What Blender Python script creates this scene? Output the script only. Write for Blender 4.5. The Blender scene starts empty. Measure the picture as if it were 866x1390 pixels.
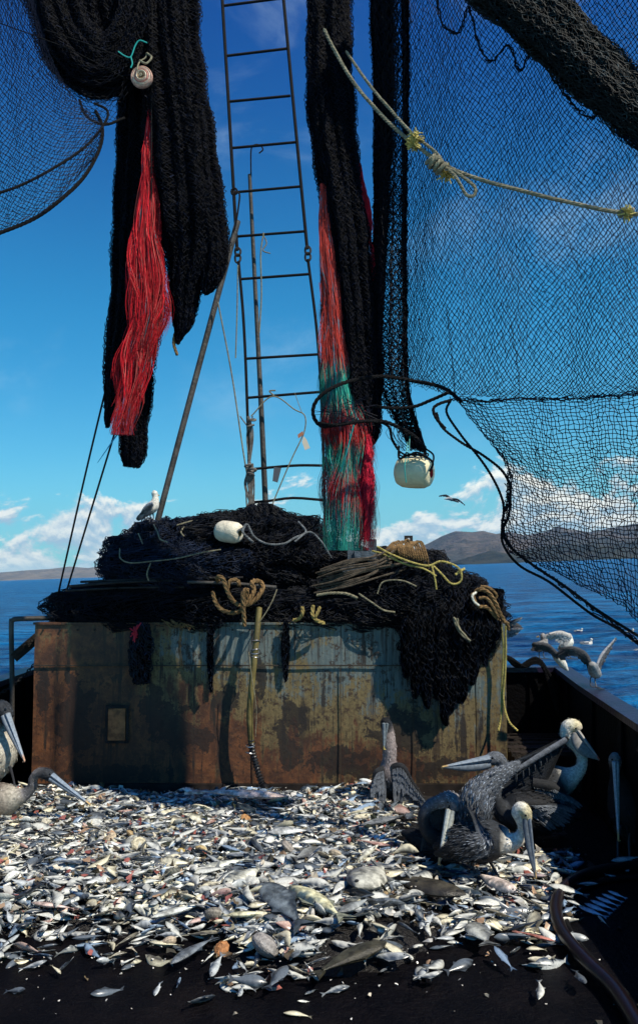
import bpy, math, random
import numpy as np
from mathutils import Vector, Matrix, noise as mn
random.seed(7); rng = np.random.default_rng(7)
sc = bpy.context.scene; col = sc.collection
R = math.radians
# ------------------------------------------------------------------ camera
F_PX, CAM_Z, PITCH = 1100.0, 1.6, R(4.0)
cd = bpy.data.cameras.new("camera"); cam = bpy.data.objects.new("camera", cd); col.objects.link(cam)
cd.sensor_fit = 'AUTO'; cd.sensor_width = 36; cd.lens = 36 * F_PX / 1390
cd.clip_start = 0.05; cd.clip_end = 60000
cam.location = (0, 0, CAM_Z); cam.rotation_euler = (R(90) + PITCH, 0, 0)
sc.camera = cam
# ------------------------------------------------------------------ sky and sun
ROLL = R(2.1)                       # the boat lists: sea, hills and sky are tilted against it
SUN_EL, SUN_AZ = R(53), R(52)       # azimuth measured from behind the camera (-Y) toward the right (+X)
sundir = Vector((math.sin(SUN_AZ) * math.cos(SUN_EL), -math.cos(SUN_AZ) * math.cos(SUN_EL), math.sin(SUN_EL)))
sl = bpy.data.lights.new("sun", 'SUN'); sl.energy = 5.0; sl.angle = R(0.5); sl.color = (1.0, 0.92, 0.77)
so = bpy.data.objects.new("sun", sl); col.objects.link(so)
so.rotation_euler = sundir.to_track_quat('Z', 'Y').to_euler()
sc.view_settings.view_transform = 'Standard'; sc.view_settings.look = 'None'
sc.view_settings.exposure = 0.3; sc.view_settings.gamma = 1.0
sc.view_settings.use_curve_mapping = False

class NT:
    def __init__(s, tree): s.t = tree; s.n = tree.nodes; s.l = tree.links
    def node(s, typ, ins=None, **kw):
        n = s.n.new(typ)
        for k, v in kw.items(): setattr(n, k, v)
        for k, v in (ins or {}).items(): s.set(n.inputs[k], v)
        return n
    def set(s, sock, v):
        if isinstance(v, bpy.types.NodeSocket): s.l.new(v, sock)
        elif v is not None:
            if sock.type == 'RGBA' and len(v) == 3: v = (*v, 1)
            sock.default_value = v
    def m(s, op, a, b=None, c=None, clamp=False):
        n = s.n.new('ShaderNodeMath'); n.operation = op; n.use_clamp = clamp
        for i, v in enumerate((a, b, c)):
            if v is not None: s.set(n.inputs[i], v)
        return n.outputs[0]
    def mix(s, f, a, b, typ='MIX'):
        n = s.n.new('ShaderNodeMixRGB'); n.blend_type = typ
        s.set(n.inputs[0], f); s.set(n.inputs[1], a); s.set(n.inputs[2], b); return n.outputs[0]
    def noise(s, vec, scale, detail=4, rough=.55, dist=0, col=False):
        n = s.n.new('ShaderNodeTexNoise'); s.set(n.inputs['Vector'], vec)
        n.inputs['Scale'].default_value = scale; n.inputs['Detail'].default_value = detail
        n.inputs['Roughness'].default_value = rough; n.inputs['Distortion'].default_value = dist
        return n.outputs['Color' if col else 'Fac']
    def mapping(s, vec, scale=(1, 1, 1), rot=(0, 0, 0), loc=(0, 0, 0)):
        n = s.n.new('ShaderNodeMapping'); s.set(n.inputs[0], vec)
        n.inputs['Location'].default_value = loc; n.inputs['Rotation'].default_value = rot; n.inputs['Scale'].default_value = scale
        return n.outputs[0]
    def step(s, v, lo, hi):
        n = s.n.new('ShaderNodeMapRange'); n.interpolation_type = 'SMOOTHSTEP'
        s.set(n.inputs[0], v); s.set(n.inputs[1], lo); s.set(n.inputs[2], hi); return n.outputs[0]

w = bpy.data.worlds.new("World"); sc.world = w; w.use_nodes = True
t = NT(w.node_tree); t.n.clear()
gen = t.mapping(t.node('ShaderNodeTexCoord').outputs['Generated'], rot=(0, ROLL, 0))
sky = t.node('ShaderNodeTexSky', sky_type='NISHITA')
for i_ in sky.inputs:
    if i_.name == 'Vector': t.l.new(gen, i_)
sky.sun_disc = False; sky.sun_elevation = SUN_EL; sky.sun_rotation = math.pi - SUN_AZ
sky.air_density = 1.0; sky.dust_density = 0.25; sky.ozone_density = 2.2; sky.altitude = 10
sep = t.node('ShaderNodeSeparateXYZ', {0: gen}); gx, gy, gz = sep.outputs
SKY_STRENGTH = 0.15
# polarised deep blue: more saturation away from the horizon
tint = t.mix(t.step(gz, 0.0, 0.34), (.27, .66, .70), (.08, .56, .74))
tint = t.mix(t.step(gz, 0.28, 0.62), tint, (.02, .25, .62))
hs = t.node('ShaderNodeMixRGB', {0: 1.0, 1: sky.outputs[0], 2: tint}, blend_type='MULTIPLY')
az = t.m('DIVIDE', gx, t.m('MAXIMUM', gy, 0.05))
el = t.m('DIVIDE', gz, t.m('MAXIMUM', gy, 0.05))
cv = t.node('ShaderNodeCombineXYZ', {0: az, 1: t.m('MULTIPLY', el, 1.7), 2: 3.7}).outputs[0]
n1 = t.noise(cv, 9.0, 9, .60, .25)
n2 = t.noise(t.mapping(cv, loc=(.0, .012, 0)), 9.0, 9, .60, .25)        # same cloud seen a little higher: gives lit tops
big = t.noise(cv, 3.1, 2, .5)
top = t.m('ADD', 0.043, t.m('MULTIPLY', t.m('SUBTRACT', big, 0.5), 0.20))
top = t.m('ADD', top, t.m('MULTIPLY', t.step(az, 0.0, 0.35), 0.028))
fall = t.m('MULTIPLY', t.m('SUBTRACT', el, top), 3.6)
gapm = t.m('MULTIPLY', t.step(t.m('ABSOLUTE', t.m('ADD', az, 0.13)), 0.10, 0.0), 0.10)
dens = t.m('SUBTRACT', t.m('SUBTRACT', n1, t.m('MAXIMUM', fall, t.m('MULTIPLY', fall, 0.25))), gapm)
cmask = t.step(dens, 0.43, 0.51)
lit = t.step(t.m('SUBTRACT', n1, n2), -0.055, 0.075)
ccol = t.mix(lit, (2.6, 3.6, 4.2), (6.6, 6.5, 5.7))
ccol = t.mix(t.step(el, 0.0, 0.035), (2.9, 4.2, 4.7), ccol)
wv = t.node('ShaderNodeCombineXYZ', {0: t.m('MULTIPLY', az, 1.6), 1: t.m('MULTIPLY', el, 2.2), 2: 1.2}).outputs[0]
wisp = t.m('MULTIPLY', t.step(t.noise(wv, 2.6, 7, .62, .5), 0.50, 0.86), 0.32)
wisp = t.m('MULTIPLY', wisp, t.step(el, 0.06, 0.3))
c1 = t.mix(wisp, hs.outputs[0], (3.6, 4.8, 5.6))
hz = t.m('MULTIPLY', t.step(el, 0.16, 0.0), 0.42)
c1 = t.mix(hz, c1, (1.5, 3.6, 4.5))
c2 = t.mix(t.m('MULTIPLY', cmask, 0.93), c1, ccol)
bg = t.node('ShaderNodeBackground', {'Color': c2, 'Strength': SKY_STRENGTH})
t.l.new(bg.outputs[0], t.node('ShaderNodeOutputWorld').inputs[0])

# ------------------------------------------------------------------ helpers
_c, _s = math.cos(PITCH), math.sin(PITCH)
def Pw(px, py, Y):
    """world point seen at photo pixel (px,py) standing Y metres in front of the camera"""
    a = (px - 433.0) / F_PX; b = (695.0 - py) / F_PX
    dy = _c - b * _s; dz = _s + b * _c; k = Y / dy
    return np.array([a * k, Y, CAM_Z + dz * k])
def topx(p):
    d = np.array(p) - np.array([0, 0, CAM_Z]); depth = d[1] * _c + d[2] * _s; up = -d[1] * _s + d[2] * _c
    return 433 + F_PX * d[0] / depth, 695 - F_PX * up / depth
def deckY(py, z=0.0):
    """distance at which height z is seen at row py"""
    b = (695.0 - py) / F_PX; return (z - CAM_Z) * (_c - b * _s) / (_s + b * _c)
def mpx(Y): return Y / F_PX
def spl(pts, n):
    p = np.array(pts, float); m = len(p)
    if m < 3:
        u = np.linspace(0, 1, n)[:, None]; return p[0] * (1 - u) + p[-1] * u
    q = np.vstack([2 * p[0] - p[1], p, 2 * p[-1] - p[-2]])
    out = []
    for u in np.linspace(0, m - 1 - 1e-9, n):
        i = int(u); f = u - i; a, b, c, d = q[i:i + 4]
        out.append(.5 * (2 * b + (c - a) * f + (2 * a - 5 * b + 4 * c - d) * f * f + (3 * b - a - 3 * c + d) * f ** 3))
    return np.array(out)
def nrm(v):
    v = np.array(v, float); l = np.linalg.norm(v); return v / l if l > 1e-9 else np.array([0, 0, 1.])
def frames(p, ref=None):
    T = np.gradient(p, axis=0); T /= np.maximum(np.linalg.norm(T, axis=1, keepdims=True), 1e-9)
    r = nrm(ref if ref is not None else ((0, 1, 0) if abs(T[0][1]) < .8 else (0, 0, 1)))
    A, B = [], []
    for i in range(len(p)):
        b = r - T[i] * np.dot(r, T[i]); b = nrm(b); r = b
        A.append(np.cross(T[i], b)); B.append(b)
    return T, np.array(A), np.array(B)

class MB:
    def __init__(s): s.v = []; s.f = []; s.mi = []; s.c = []; s.n = 0
    def add(s, v, f, mat=0, c=(1, 1, 1)):
        v = np.asarray(v, float).reshape(-1, 3); f = np.asarray(f, int)
        s.v.append(v); s.f.append(f + s.n); s.mi.append(np.full(len(f), mat)); s.n += len(v)
        c = np.asarray(c, float); s.c.append(np.broadcast_to(c, (len(v), 3)) if c.ndim == 1 else c)
    def tube(s, pts, rad, seg=8, mat=0, c=(1, 1, 1), ref=None, cap=True, cc=None):
        p = np.asarray(pts, float); n = len(p); rad = np.asarray(rad, float)
        if rad.ndim == 0: rad = np.full(n, float(rad))
        if rad.ndim == 1: rad = np.stack([rad, rad], 1)
        T, A, B = frames(p, ref)
        th = np.arange(seg) * 2 * math.pi / seg
        V = p[:, None, :] + A[:, None, :] * (rad[:, 0, None, None] * np.cos(th)[None, :, None]) + B[:, None, :] * (rad[:, 1, None, None] * np.sin(th)[None, :, None])
        V = V.reshape(-1, 3); i = np.arange(n - 1)[:, None] * seg; j = np.arange(seg)[None, :]; k = (j + 1) % seg
        Fq = np.stack([i + j, i + k, i + seg + k, i + seg + j], -1).reshape(-1, 4)
        C = c if cc is None else np.repeat(np.asarray(cc, float), seg, 0)
        s.add(V, Fq, mat, C)
        if cap:
            for e, base in ((0, 0), (n - 1, (n - 1) * seg)):
                idx = np.arange(seg); a = V[base:base + seg]
                ctr = p[e] + (T[e] * (-1 if e == 0 else 1)) * min(rad[e]) * .4
                vv = np.vstack([a, ctr]); ff = [(q, (q + 1) % seg, seg, seg) for q in range(seg)]
                ff = [(x[0], x[1], x[2]) for x in ff]
                s.add(vv, ff, mat, C if np.ndim(C) == 1 else C[base])
    def box(s, lo, hi, mat=0, c=(1, 1, 1), M=None):
        lo = np.array(lo, float); hi = np.array(hi, float)
        v = np.array([[x, y, z] for x in (lo[0], hi[0]) for y in (lo[1], hi[1]) for z in (lo[2], hi[2])])
        if M is not None: v = np.array([M @ Vector(q) for q in v])
        s.add(v, [(0, 1, 3, 2), (4, 6, 7, 5), (0, 4, 5, 1), (2, 3, 7, 6), (0, 2, 6, 4), (1, 5, 7, 3)], mat, c)
    def beam(s, a, b, w, h, mat=0, c=(1, 1, 1), up=(0, 0, 1)):
        a = np.array(a, float); b = np.array(b, float); T = nrm(b - a); S = nrm(np.cross(T, up)); U = np.cross(S, T)
        v = [q + S * sx * w / 2 + U * sz * h / 2 for q in (a, b) for sx in (-1, 1) for sz in (-1, 1)]
        s.add(v, [(0, 1, 3, 2), (4, 6, 7, 5), (0, 4, 5, 1), (2, 3, 7, 6), (0, 2, 6, 4), (1, 5, 7, 3)], mat, c)
    def edges(s, A, B, r, mat=0, c=(1, 1, 1)):
        """many thin three-sided twines at once"""
        A = np.asarray(A, float); B = np.asarray(B, float); n = len(A)
        T = B - A; L = np.linalg.norm(T, axis=1, keepdims=True); T = T / np.maximum(L, 1e-9)
        up = np.where(np.abs(T[:, 1:2]) < .9, np.array([[0, 1., 0]]), np.array([[1., 0, 0]]))
        a = np.cross(T, up); a /= np.maximum(np.linalg.norm(a, axis=1, keepdims=True), 1e-9); b = np.cross(T, a)
        r = np.broadcast_to(np.asarray(r, float).reshape(-1, 1), (n, 1))
        ring = []
        for k in range(3):
            th = k * 2 * math.pi / 3 + .5; ring.append((a * math.cos(th) + b * math.sin(th)) * r)
        V = np.stack([A + ring[0], A + ring[1], A + ring[2], B + ring[0], B + ring[1], B + ring[2]], 1).reshape(-1, 3)
        o = np.arange(n)[:, None] * 6
        Fq = np.concatenate([o + np.array([[k, (k + 1) % 3, 3 + (k + 1) % 3, 3 + k]]) for k in range(3)], 0)
        c = np.asarray(c, float)
        if c.ndim == 2: c = np.repeat(c, 6, 0)
        s.add(V, Fq, mat, c)
    def build(s, name, mats, parent=None, origin=None, smooth=True):
        o0 = np.zeros(3) if origin is None else np.array(origin, float)
        V = np.concatenate(s.v) - o0; C = np.concatenate(s.c)
        me = bpy.data.meshes.new(name)
        tot = [(f.shape[1], f) for f in s.f]
        loops = np.concatenate([f.reshape(-1) for _, f in tot]); sizes = np.concatenate([np.full(len(f), k) for k, f in tot])
        me.vertices.add(len(V)); me.vertices.foreach_set('co', V.reshape(-1))
        me.loops.add(len(loops)); me.loops.foreach_set('vertex_index', loops)
        me.polygons.add(len(sizes)); st = np.concatenate([[0], np.cumsum(sizes)[:-1]])
        me.polygons.foreach_set('loop_start', st); me.polygons.foreach_set('material_index', np.concatenate(s.mi))
        me.polygons.foreach_set('use_smooth', np.full(len(sizes), smooth))
        me.update(calc_edges=True); me.validate()
        if smooth and len(sizes) < 60000: me.set_sharp_from_angle(angle=.75)
        ca = me.color_attributes.new('col', 'FLOAT_COLOR', 'POINT')
        ca.data.foreach_set('color', np.concatenate([C, np.ones((len(C), 1))], 1).reshape(-1))
        for m_ in (mats if isinstance(mats, (list, tuple)) else [mats]): me.materials.append(m_)
        o = bpy.data.objects.new(name, me); col.objects.link(o)
        if parent is not None: o.parent = parent
        elif origin is not None: o.location = o0
        return o
def tag(o, label=None, cat=None, group=None, kind=None):
    if label: o['label'] = label
    if cat: o['category'] = cat
    if group: o['group'] = group
    if kind: o['kind'] = kind
    return o
def empty(name, loc, label, cat, group=None):
    o = bpy.data.objects.new(name, None); col.objects.link(o); o.location = tuple(float(q) for q in loc); o.empty_display_size = .1
    return tag(o, label, cat, group)

def M(name, base, rough=.6, spec=.5, metal=0, vary=0, vscale=20, bump=0, bscale=60, usecol=True, sheen=0):
    m = bpy.data.materials.new(name); m.use_nodes = True; t = NT(m.node_tree); t.n.clear()
    b = t.node('ShaderNodeBsdfPrincipled'); out = t.node('ShaderNodeOutputMaterial'); t.l.new(b.outputs[0], out.inputs[0])
    c = (*base, 1)
    tc = t.node('ShaderNodeTexCoord').outputs['Object']
    if usecol:
        at = t.node('ShaderNodeAttribute', attribute_name='col'); c = t.mix(1.0, c, at.outputs['Color'], 'MULTIPLY')
    if vary:
        nz = t.noise(tc, vscale, 5, .6); k = t.m('ADD', 1 - vary, t.m('MULTIPLY', t.step(nz, .3, .7), 2 * vary))
        c = t.mix(1.0, c, t.node('ShaderNodeCombineXYZ', {0: k, 1: k, 2: k}).outputs[0], 'MULTIPLY')
    t.set(b.inputs['Base Color'], c); b.inputs['Roughness'].default_value = rough; b.inputs['Metallic'].default_value = metal
    b.inputs['Specular IOR Level'].default_value = spec
    if bump:
        bn = t.node('ShaderNodeBump', {'Height': t.noise(tc, bscale, 4, .65), 'Strength': bump, 'Distance': .02}); t.l.new(bn.outputs[0], b.inputs['Normal'])
    return m
m_twine = M('net_twine', (.0010, .0018, .0050), .6, .10, vary=.4, vscale=30)
m_core = M('net_core', (.0008, .0009, .0014), 1.0, .02, bump=1, bscale=120)
m_twine_g = M('net_twine_roll', (.0045, .0072, .0085), .6, .16, vary=.5, vscale=20)
m_fringe = M('fringe', (1, 1, 1), .55, .12)
m_rope_dark = M('rope_dark', (.003, .003, .004), .65, .14, vary=.5, vscale=60, bump=.6, bscale=200)
m_manila = M('rope_manila', (.19, .115, .050), .8, .2, vary=.5, vscale=40, bump=.6, bscale=250)
m_polyrope = M('rope_pale', (.20, .18, .12), .7, .3, vary=.4, vscale=40, bump=.5, bscale=250)
m_yellow = M('rope_yellow', (.42, .34, .10), .7, .3, vary=.4, vscale=40, bump=.5, bscale=250)
m_steel = M('steel_dark', (.016, .014, .014), .6, .3, metal=.1, vary=.6, vscale=14, bump=.5, bscale=60)
m_pole = M('pole_grey', (.045, .04, .036), .6, .4, vary=.5, vscale=10, bump=.4, bscale=50)
m_iron = M('ladder_iron', (.004, .003, .0035), .7, .15, vary=.6, vscale=25, bump=.5, bscale=80)
m_foam = M('foam', (.62, .55, .36), .6, .35, vary=.16, vscale=9, bump=.4, bscale=40)
m_foam2 = M('foam_pale', (.60, .55, .44), .6, .35, vary=.16, vscale=14, bump=.4, bscale=50)
m_big = M('big_fish_skin', (1, 1, 1), .33, .5, vary=.62, vscale=22, bump=.35, bscale=160)
m_fish = M('fish_skin', (1, 1, 1), .28, .55, vary=.25, vscale=35)
m_white_shell = M('shell', (1, 1, 1), .5, .4, vary=.3, vscale=60, bump=.6, bscale=90)
m_feather = M('feather', (1, 1, 1), .62, .3, vary=.35, vscale=70, bump=.4, bscale=220)
m_bill = M('bill', (1, 1, 1), .38, .5, vary=.25, vscale=60)
m_eye = M('eye', (.004, .004, .004), .1, .8)
m_leg = M('bird_leg', (.035, .035, .04), .5, .4)
m_black = M('wet_black_steel', (.0012, .0011, .0016), .7, .06, vary=.5, vscale=5, bump=.5, bscale=30)
m_wood = M('wet_wood', (.018, .013, .010), .55, .3, vary=.6, vscale=12, bump=.7, bscale=60)

# ------------------------------------------------------------------ sea, hills, deck
def tilt(x): return math.tan(ROLL) * x
SEA_Z = -0.95
def sea():
    ys = np.concatenate([np.linspace(3, 40, 130), np.geomspace(40.6, 6200, 80)])
    us = np.linspace(-1, 1, 150)
    V = []
    for y in ys:
        hw = y * 1.0 + 12
        for u in us:
            x = u * hw
            amp = .10 * min(1, 60 / y) if y < 600 else 0
            z = SEA_Z + tilt(x)
            if amp:
                z += amp * (mn.noise((x * .35, y * .55, 1)) + .5 * mn.noise((x * 1.1, y * 1.8, 4)) + .22 * mn.noise((x * 3, y * 4.5, 9)))
            V.append((x, y, z))
    nu = len(us); Fq = [(j * nu + i, j * nu + i + 1, (j + 1) * nu + i + 1, (j + 1) * nu + i) for j in range(len(ys) - 1) for i in range(nu - 1)]
    mb = MB(); mb.add(V, Fq)
    m = bpy.data.materials.new('sea_water'); m.use_nodes = True; t = NT(m.node_tree); t.n.clear()
    b = t.node('ShaderNodeBsdfPrincipled'); out = t.node('ShaderNodeOutputMaterial'); t.l.new(b.outputs[0], out.inputs[0])
    tc = t.node('ShaderNodeTexCoord').outputs['Object']
    v1 = t.mapping(tc, scale=(.55, 1.2, 1)); v2 = t.mapping(tc, scale=(1, 1.9, 1), rot=(0, 0, .25))
    h = t.m('ADD', t.noise(v1, .9, 5, .6, .3), t.m('MULTIPLY', t.noise(v2, 3.2, 5, .6), .45))
    far = t.noise(t.mapping(tc, scale=(.06, .2, 1)), 1.0, 5, .65)
    farmix = t.m('ADD', h, t.m('MULTIPLY', far, 2.0))
    bn = t.node('ShaderNodeBump', {'Height': farmix, 'Strength': 1.0, 'Distance': .9}); t.l.new(bn.outputs[0], b.inputs['Normal'])
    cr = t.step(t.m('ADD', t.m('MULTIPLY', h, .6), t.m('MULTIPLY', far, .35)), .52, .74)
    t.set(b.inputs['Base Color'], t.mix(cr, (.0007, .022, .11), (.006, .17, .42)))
    b.inputs['Roughness'].default_value = .3; b.inputs['IOR'].default_value = 1.13
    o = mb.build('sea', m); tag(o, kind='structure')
sea()

def hills(name, prof, D, depth, mat, seed, amp, rows=26):
    """prof: list of (px, py) ridge line; foot on the sea"""
    xs = np.linspace(prof[0][0], prof[-1][0], 260)
    pr = np.interp(xs, [p[0] for p in prof], [p[1] for p in prof])
    V = []
    for j in range(rows):
        f = j / (rows - 1)
        for x, y in zip(xs, pr):
            top = Pw(x, y, D + depth)
            k = (D + depth * f) / (D + depth)
            X = top[0]; Y = D + depth * f
            zb = SEA_Z + tilt(X)
            hgt = max(top[2] - zb, 0)
            prof_f = f ** .8 * (.75 + .25 * f)
            e = mn.fractal((X / 170 + seed, Y / 210, seed), .9, 2.1, 6)
            rdg = (1 - abs(mn.noise((X / 95 + seed * 3, Y / 380, 2)))) - .6
            z = zb - 2 + (hgt + 2) * (prof_f + (e * .28 + rdg * .35) * amp * math.sin(math.pi * min(f, 1)) + (0 if f < 1 else e * .03))
            V.append((X, Y, z))
    n = len(xs)
    for x, y in zip(xs, pr):
        top = Pw(x, y, D + depth); V.append((top[0], D + depth * 1.5, SEA_Z + tilt(top[0]) - 5))
    Fq = [(j * n + i, j * n + i + 1, (j + 1) * n + i + 1, (j + 1) * n + i) for j in range(rows) for i in range(n - 1)]
    mb = MB(); mb.add(V, Fq); o = mb.build(name, mat); tag(o, kind='structure')
def hillmat(name, a, b_, c_, scale):
    m = bpy.data.materials.new(name); m.use_nodes = True; t = NT(m.node_tree); t.n.clear()
    b = t.node('ShaderNodeBsdfPrincipled', {'Roughness': .95, 'Specular IOR Level': .1}); out = t.node('ShaderNodeOutputMaterial'); t.l.new(b.outputs[0], out.inputs[0])
    tc = t.node('ShaderNodeTexCoord').outputs['Object']
    n1 = t.noise(tc, scale, 8, .65); n2 = t.noise(t.mapping(tc, scale=(1, 1, 2.5)), scale * 4, 6, .7)
    c = t.mix(t.step(n1, .42, .58), a, b_); c = t.mix(t.m('MULTIPLY', t.step(n2, .45, .7), .7), c, c_)
    t.set(b.inputs['Base Color'], c); bn = t.node('ShaderNodeBump', {'Height': n2, 'Strength': 1.0, 'Distance': 25.0}); t.l.new(bn.outputs[0], b.inputs['Normal'])
    return m
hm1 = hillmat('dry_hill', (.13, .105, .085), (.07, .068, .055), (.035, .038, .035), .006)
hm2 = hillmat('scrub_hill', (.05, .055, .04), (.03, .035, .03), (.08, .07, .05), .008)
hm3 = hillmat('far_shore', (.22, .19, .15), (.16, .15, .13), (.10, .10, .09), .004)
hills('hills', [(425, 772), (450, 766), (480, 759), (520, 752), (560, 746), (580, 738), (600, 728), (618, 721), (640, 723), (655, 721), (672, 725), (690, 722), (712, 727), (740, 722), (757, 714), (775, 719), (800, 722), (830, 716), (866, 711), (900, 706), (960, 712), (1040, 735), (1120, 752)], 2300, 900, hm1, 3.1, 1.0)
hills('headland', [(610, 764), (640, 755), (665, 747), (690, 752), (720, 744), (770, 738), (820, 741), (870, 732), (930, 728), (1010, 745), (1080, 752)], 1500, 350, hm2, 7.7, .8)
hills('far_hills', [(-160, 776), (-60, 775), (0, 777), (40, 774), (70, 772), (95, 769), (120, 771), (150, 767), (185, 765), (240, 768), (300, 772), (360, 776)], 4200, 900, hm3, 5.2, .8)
mh = bpy.data.materials.new('haze_air'); mh.use_nodes = True; t = NT(mh.node_tree); t.n.clear()
pv = t.node('ShaderNodeVolumePrincipled', {'Color': (.35, .65, 1.0), 'Density': 7e-5, 'Anisotropy': .2}); t.l.new(pv.outputs[0], t.node('ShaderNodeOutputMaterial').inputs['Volume'])
mb = MB(); mb.box((-6900, -60, -270), (6900, 6900, 420)); tag(mb.build('haze', mh, smooth=False), 'thin blue sea air between the boat and the hills', 'haze', kind='stuff')
# pale beach at the foot of the mountain
mb = MB(); bp = [(575, 1480), (600, 1490), (625, 1495), (655, 1490), (690, 1480)]
V = []
for px, D in bp:
    for dd, zz in ((0, .1), (60, 3.5), (130, 6)):
        q = Pw(px, 760, D * 1.35 + dd); V.append((q[0], q[1], SEA_Z + tilt(q[0]) + zz))
mb.add(V, [(i * 3 + j, i * 3 + j + 3, i * 3 + j + 4, i * 3 + j + 1) for i in range(4) for j in range(2)])
tag(mb.build('beach', M('sand', (.30, .25, .20), .9, .1)), kind='structure')

# deck
md = bpy.data.materials.new('wet_deck'); md.use_nodes = True; t = NT(md.node_tree); t.n.clear()
b = t.node('ShaderNodeBsdfPrincipled'); out = t.node('ShaderNodeOutputMaterial'); t.l.new(b.outputs[0], out.inputs[0])
tc = t.node('ShaderNodeTexCoord').outputs['Object']
nz = t.noise(tc, 3.2, 6, .6); nf = t.noise(tc, 30, 5, .7)
t.set(b.inputs['Base Color'], t.mix(t.step(t.m('ADD', nz, t.m('MULTIPLY', nf, .3)), .55, .85), (.0012, .0012, .0024), (.005, .004, .005)))
t.set(b.inputs['Roughness'], t.m('ADD', .30, t.m('MULTIPLY', nf, .35)))
bn = t.node('ShaderNodeBump', {'Height': nf, 'Strength': .9, 'Distance': .02}); t.l.new(bn.outputs[0], b.inputs['Normal'])
b.inputs['Specular IOR Level'].default_value = .07
mb = MB(); gxs = np.linspace(-2.42, 2.16, 60); gys = np.linspace(-2.5, 7.0, 100)
V = [(x, y, .006 * mn.noise((x * 2, y * 2, 0))) for y in gys for x in gxs]
mb.add(V, [(j * 60 + i, j * 60 + i + 1, (j + 1) * 60 + i + 1, (j + 1) * 60 + i) for j in range(99) for i in range(59)])
tag(mb.build('deck', md), kind='structure')

# ------------------------------------------------------------------ bulwarks
RAILZ = 0.75
def bulwark(name, line, label, side, port=None, zs=RAILZ):
    """line: plan points of the inner face; built from plates, stanchions and a rail cap"""
    o = empty(name, (line[0][0], line[0][1], 0), label, 'bulwark'); org = np.array([line[0][0], line[0][1], 0])
    plate, cap, st = MB(), MB(), []
    for k in range(len(line) - 1):
        a = np.array([*line[k], 0.]); b_ = np.array([*line[k + 1], 0.]); T = nrm(b_ - a); L = np.linalg.norm(b_ - a); N = np.array([T[1], -T[0], 0]) * side
        def seg(s0, s1, z0, z1):
            q = [a + T * s + N * n + np.array([0, 0, z]) for s in (s0, s1) for n in (0, .02) for z in (z0, z1)]
            plate.add(q, [(0, 1, 3, 2), (4, 6, 7, 5), (0, 4, 5, 1), (2, 3, 7, 6), (0, 2, 6, 4), (1, 5, 7, 3)])
        if port and port[0] == k:
            _, s0, s1, z0, z1 = port
            seg(0, s0, -1.1, zs); seg(s1, L, -1.1, zs); seg(s0, s1, -1.1, z0); seg(s0, s1, z1, zs)
        else: seg(0, L, -1.1, zs)
        cap.beam(a + np.array([0, 0, zs + .0225]) + N * .02, b_ + np.array([0, 0, zs + .0225]) + N * .02, .13, .04)
        n = int(L / .62)
        for i in range(1, n + 1):
            s_ = MB(); q = a + T * (L * (i - .4) / n); s_.beam(q - N * .035 + [0, 0, .0], q - N * .012 + [0, 0, zs - .004], .012, .07, up=tuple(T)); st.append(s_)
    plate.build('plating', m_black, o, org); cap.build('rail_cap', M('rail_paint', (.010, .006, .024), .4, .35, vary=.4, vscale=8, bump=.3, bscale=30), o, org)
    for s_ in st: s_.build('stanchion', m_black, o, org)
    return o
bulwark('bulwark', [(1.64, -1.5), (1.70, 4.3), (1.85, 5.75), (1.98, 6.755)], 'black steel bulwark on the right side of the deck, gulls on its rail', 1, port=(1, .12, .185, .615, .69))
bulwark('bulwark', [(-2.33, -1.5), (-2.33, 6.755)], 'dark bulwark at the left edge beyond the rusty bin', -1)
bulwark('transom_bulwark', [(-2.36, 6.76), (2.01, 6.76)], 'low black cross bulwark behind the rusty bin and grating', -1)

# left pipe rail, gusset plate, chain
o = empty('pipe_rail', (-2.24, 5.9, .3), 'grey pipe rail with a slanting brace left of the rusty bin', 'railing'); org = np.array([-2.24, 5.9, .3])
a = Pw(16, 841, 5.9); mb = MB(); mb.tube(spl([Pw(16, 1020, 5.9), Pw(17, 930, 5.9), Pw(16, 850, 5.9), Pw(18, 842, 5.9), Pw(28, 840, 5.9), Pw(70, 839, 6.0), Pw(110, 838, 6.1)], 40), .018, 10); mb.build('pipe', m_pole, o, org)
mb = MB(); mb.beam(Pw(19, 893, 5.9), Pw(60, 858, 6.0), .012, .075, up=(0.3, 0, 1)); mb.build('brace', m_wood, o, org)
def chain(pts, link, r, name, label, mat):
    p = spl(pts, 200); d = np.concatenate([[0], np.cumsum(np.linalg.norm(np.diff(p, axis=0), axis=1))]); n = int(d[-1] / (link * .72))
    mb = MB()
    for i in range(n):
        s = (i + .5) * d[-1] / n; c = np.array([np.interp(s, d, p[:, k]) for k in range(3)]); c2 = np.array([np.interp(s + .01, d, p[:, k]) for k in range(3)])
        T = nrm(c2 - c); S = nrm(np.cross(T, (0, 1, 0.01))); U = np.cross(S, T)
        if i % 2: S = U
        th = np.linspace(0, 2 * math.pi, 11)[:-1]
        ring = [c + T * math.cos(q) * link / 2 + S * math.sin(q) * link * .3 for q in th]; ring += [ring[0]]
        mb.tube(ring, r, 5, cap=False)
    return tag(mb.build(name, mat, origin=p[0]), label, 'chain')
chain([Pw(-12, 948, 5.85), Pw(10, 936, 5.9), Pw(28, 922, 5.9), Pw(47, 902, 5.9)], .03, .0045, 'chain', 'black chain slung from the left bulwark to the rusty bin', m_steel)

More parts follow.
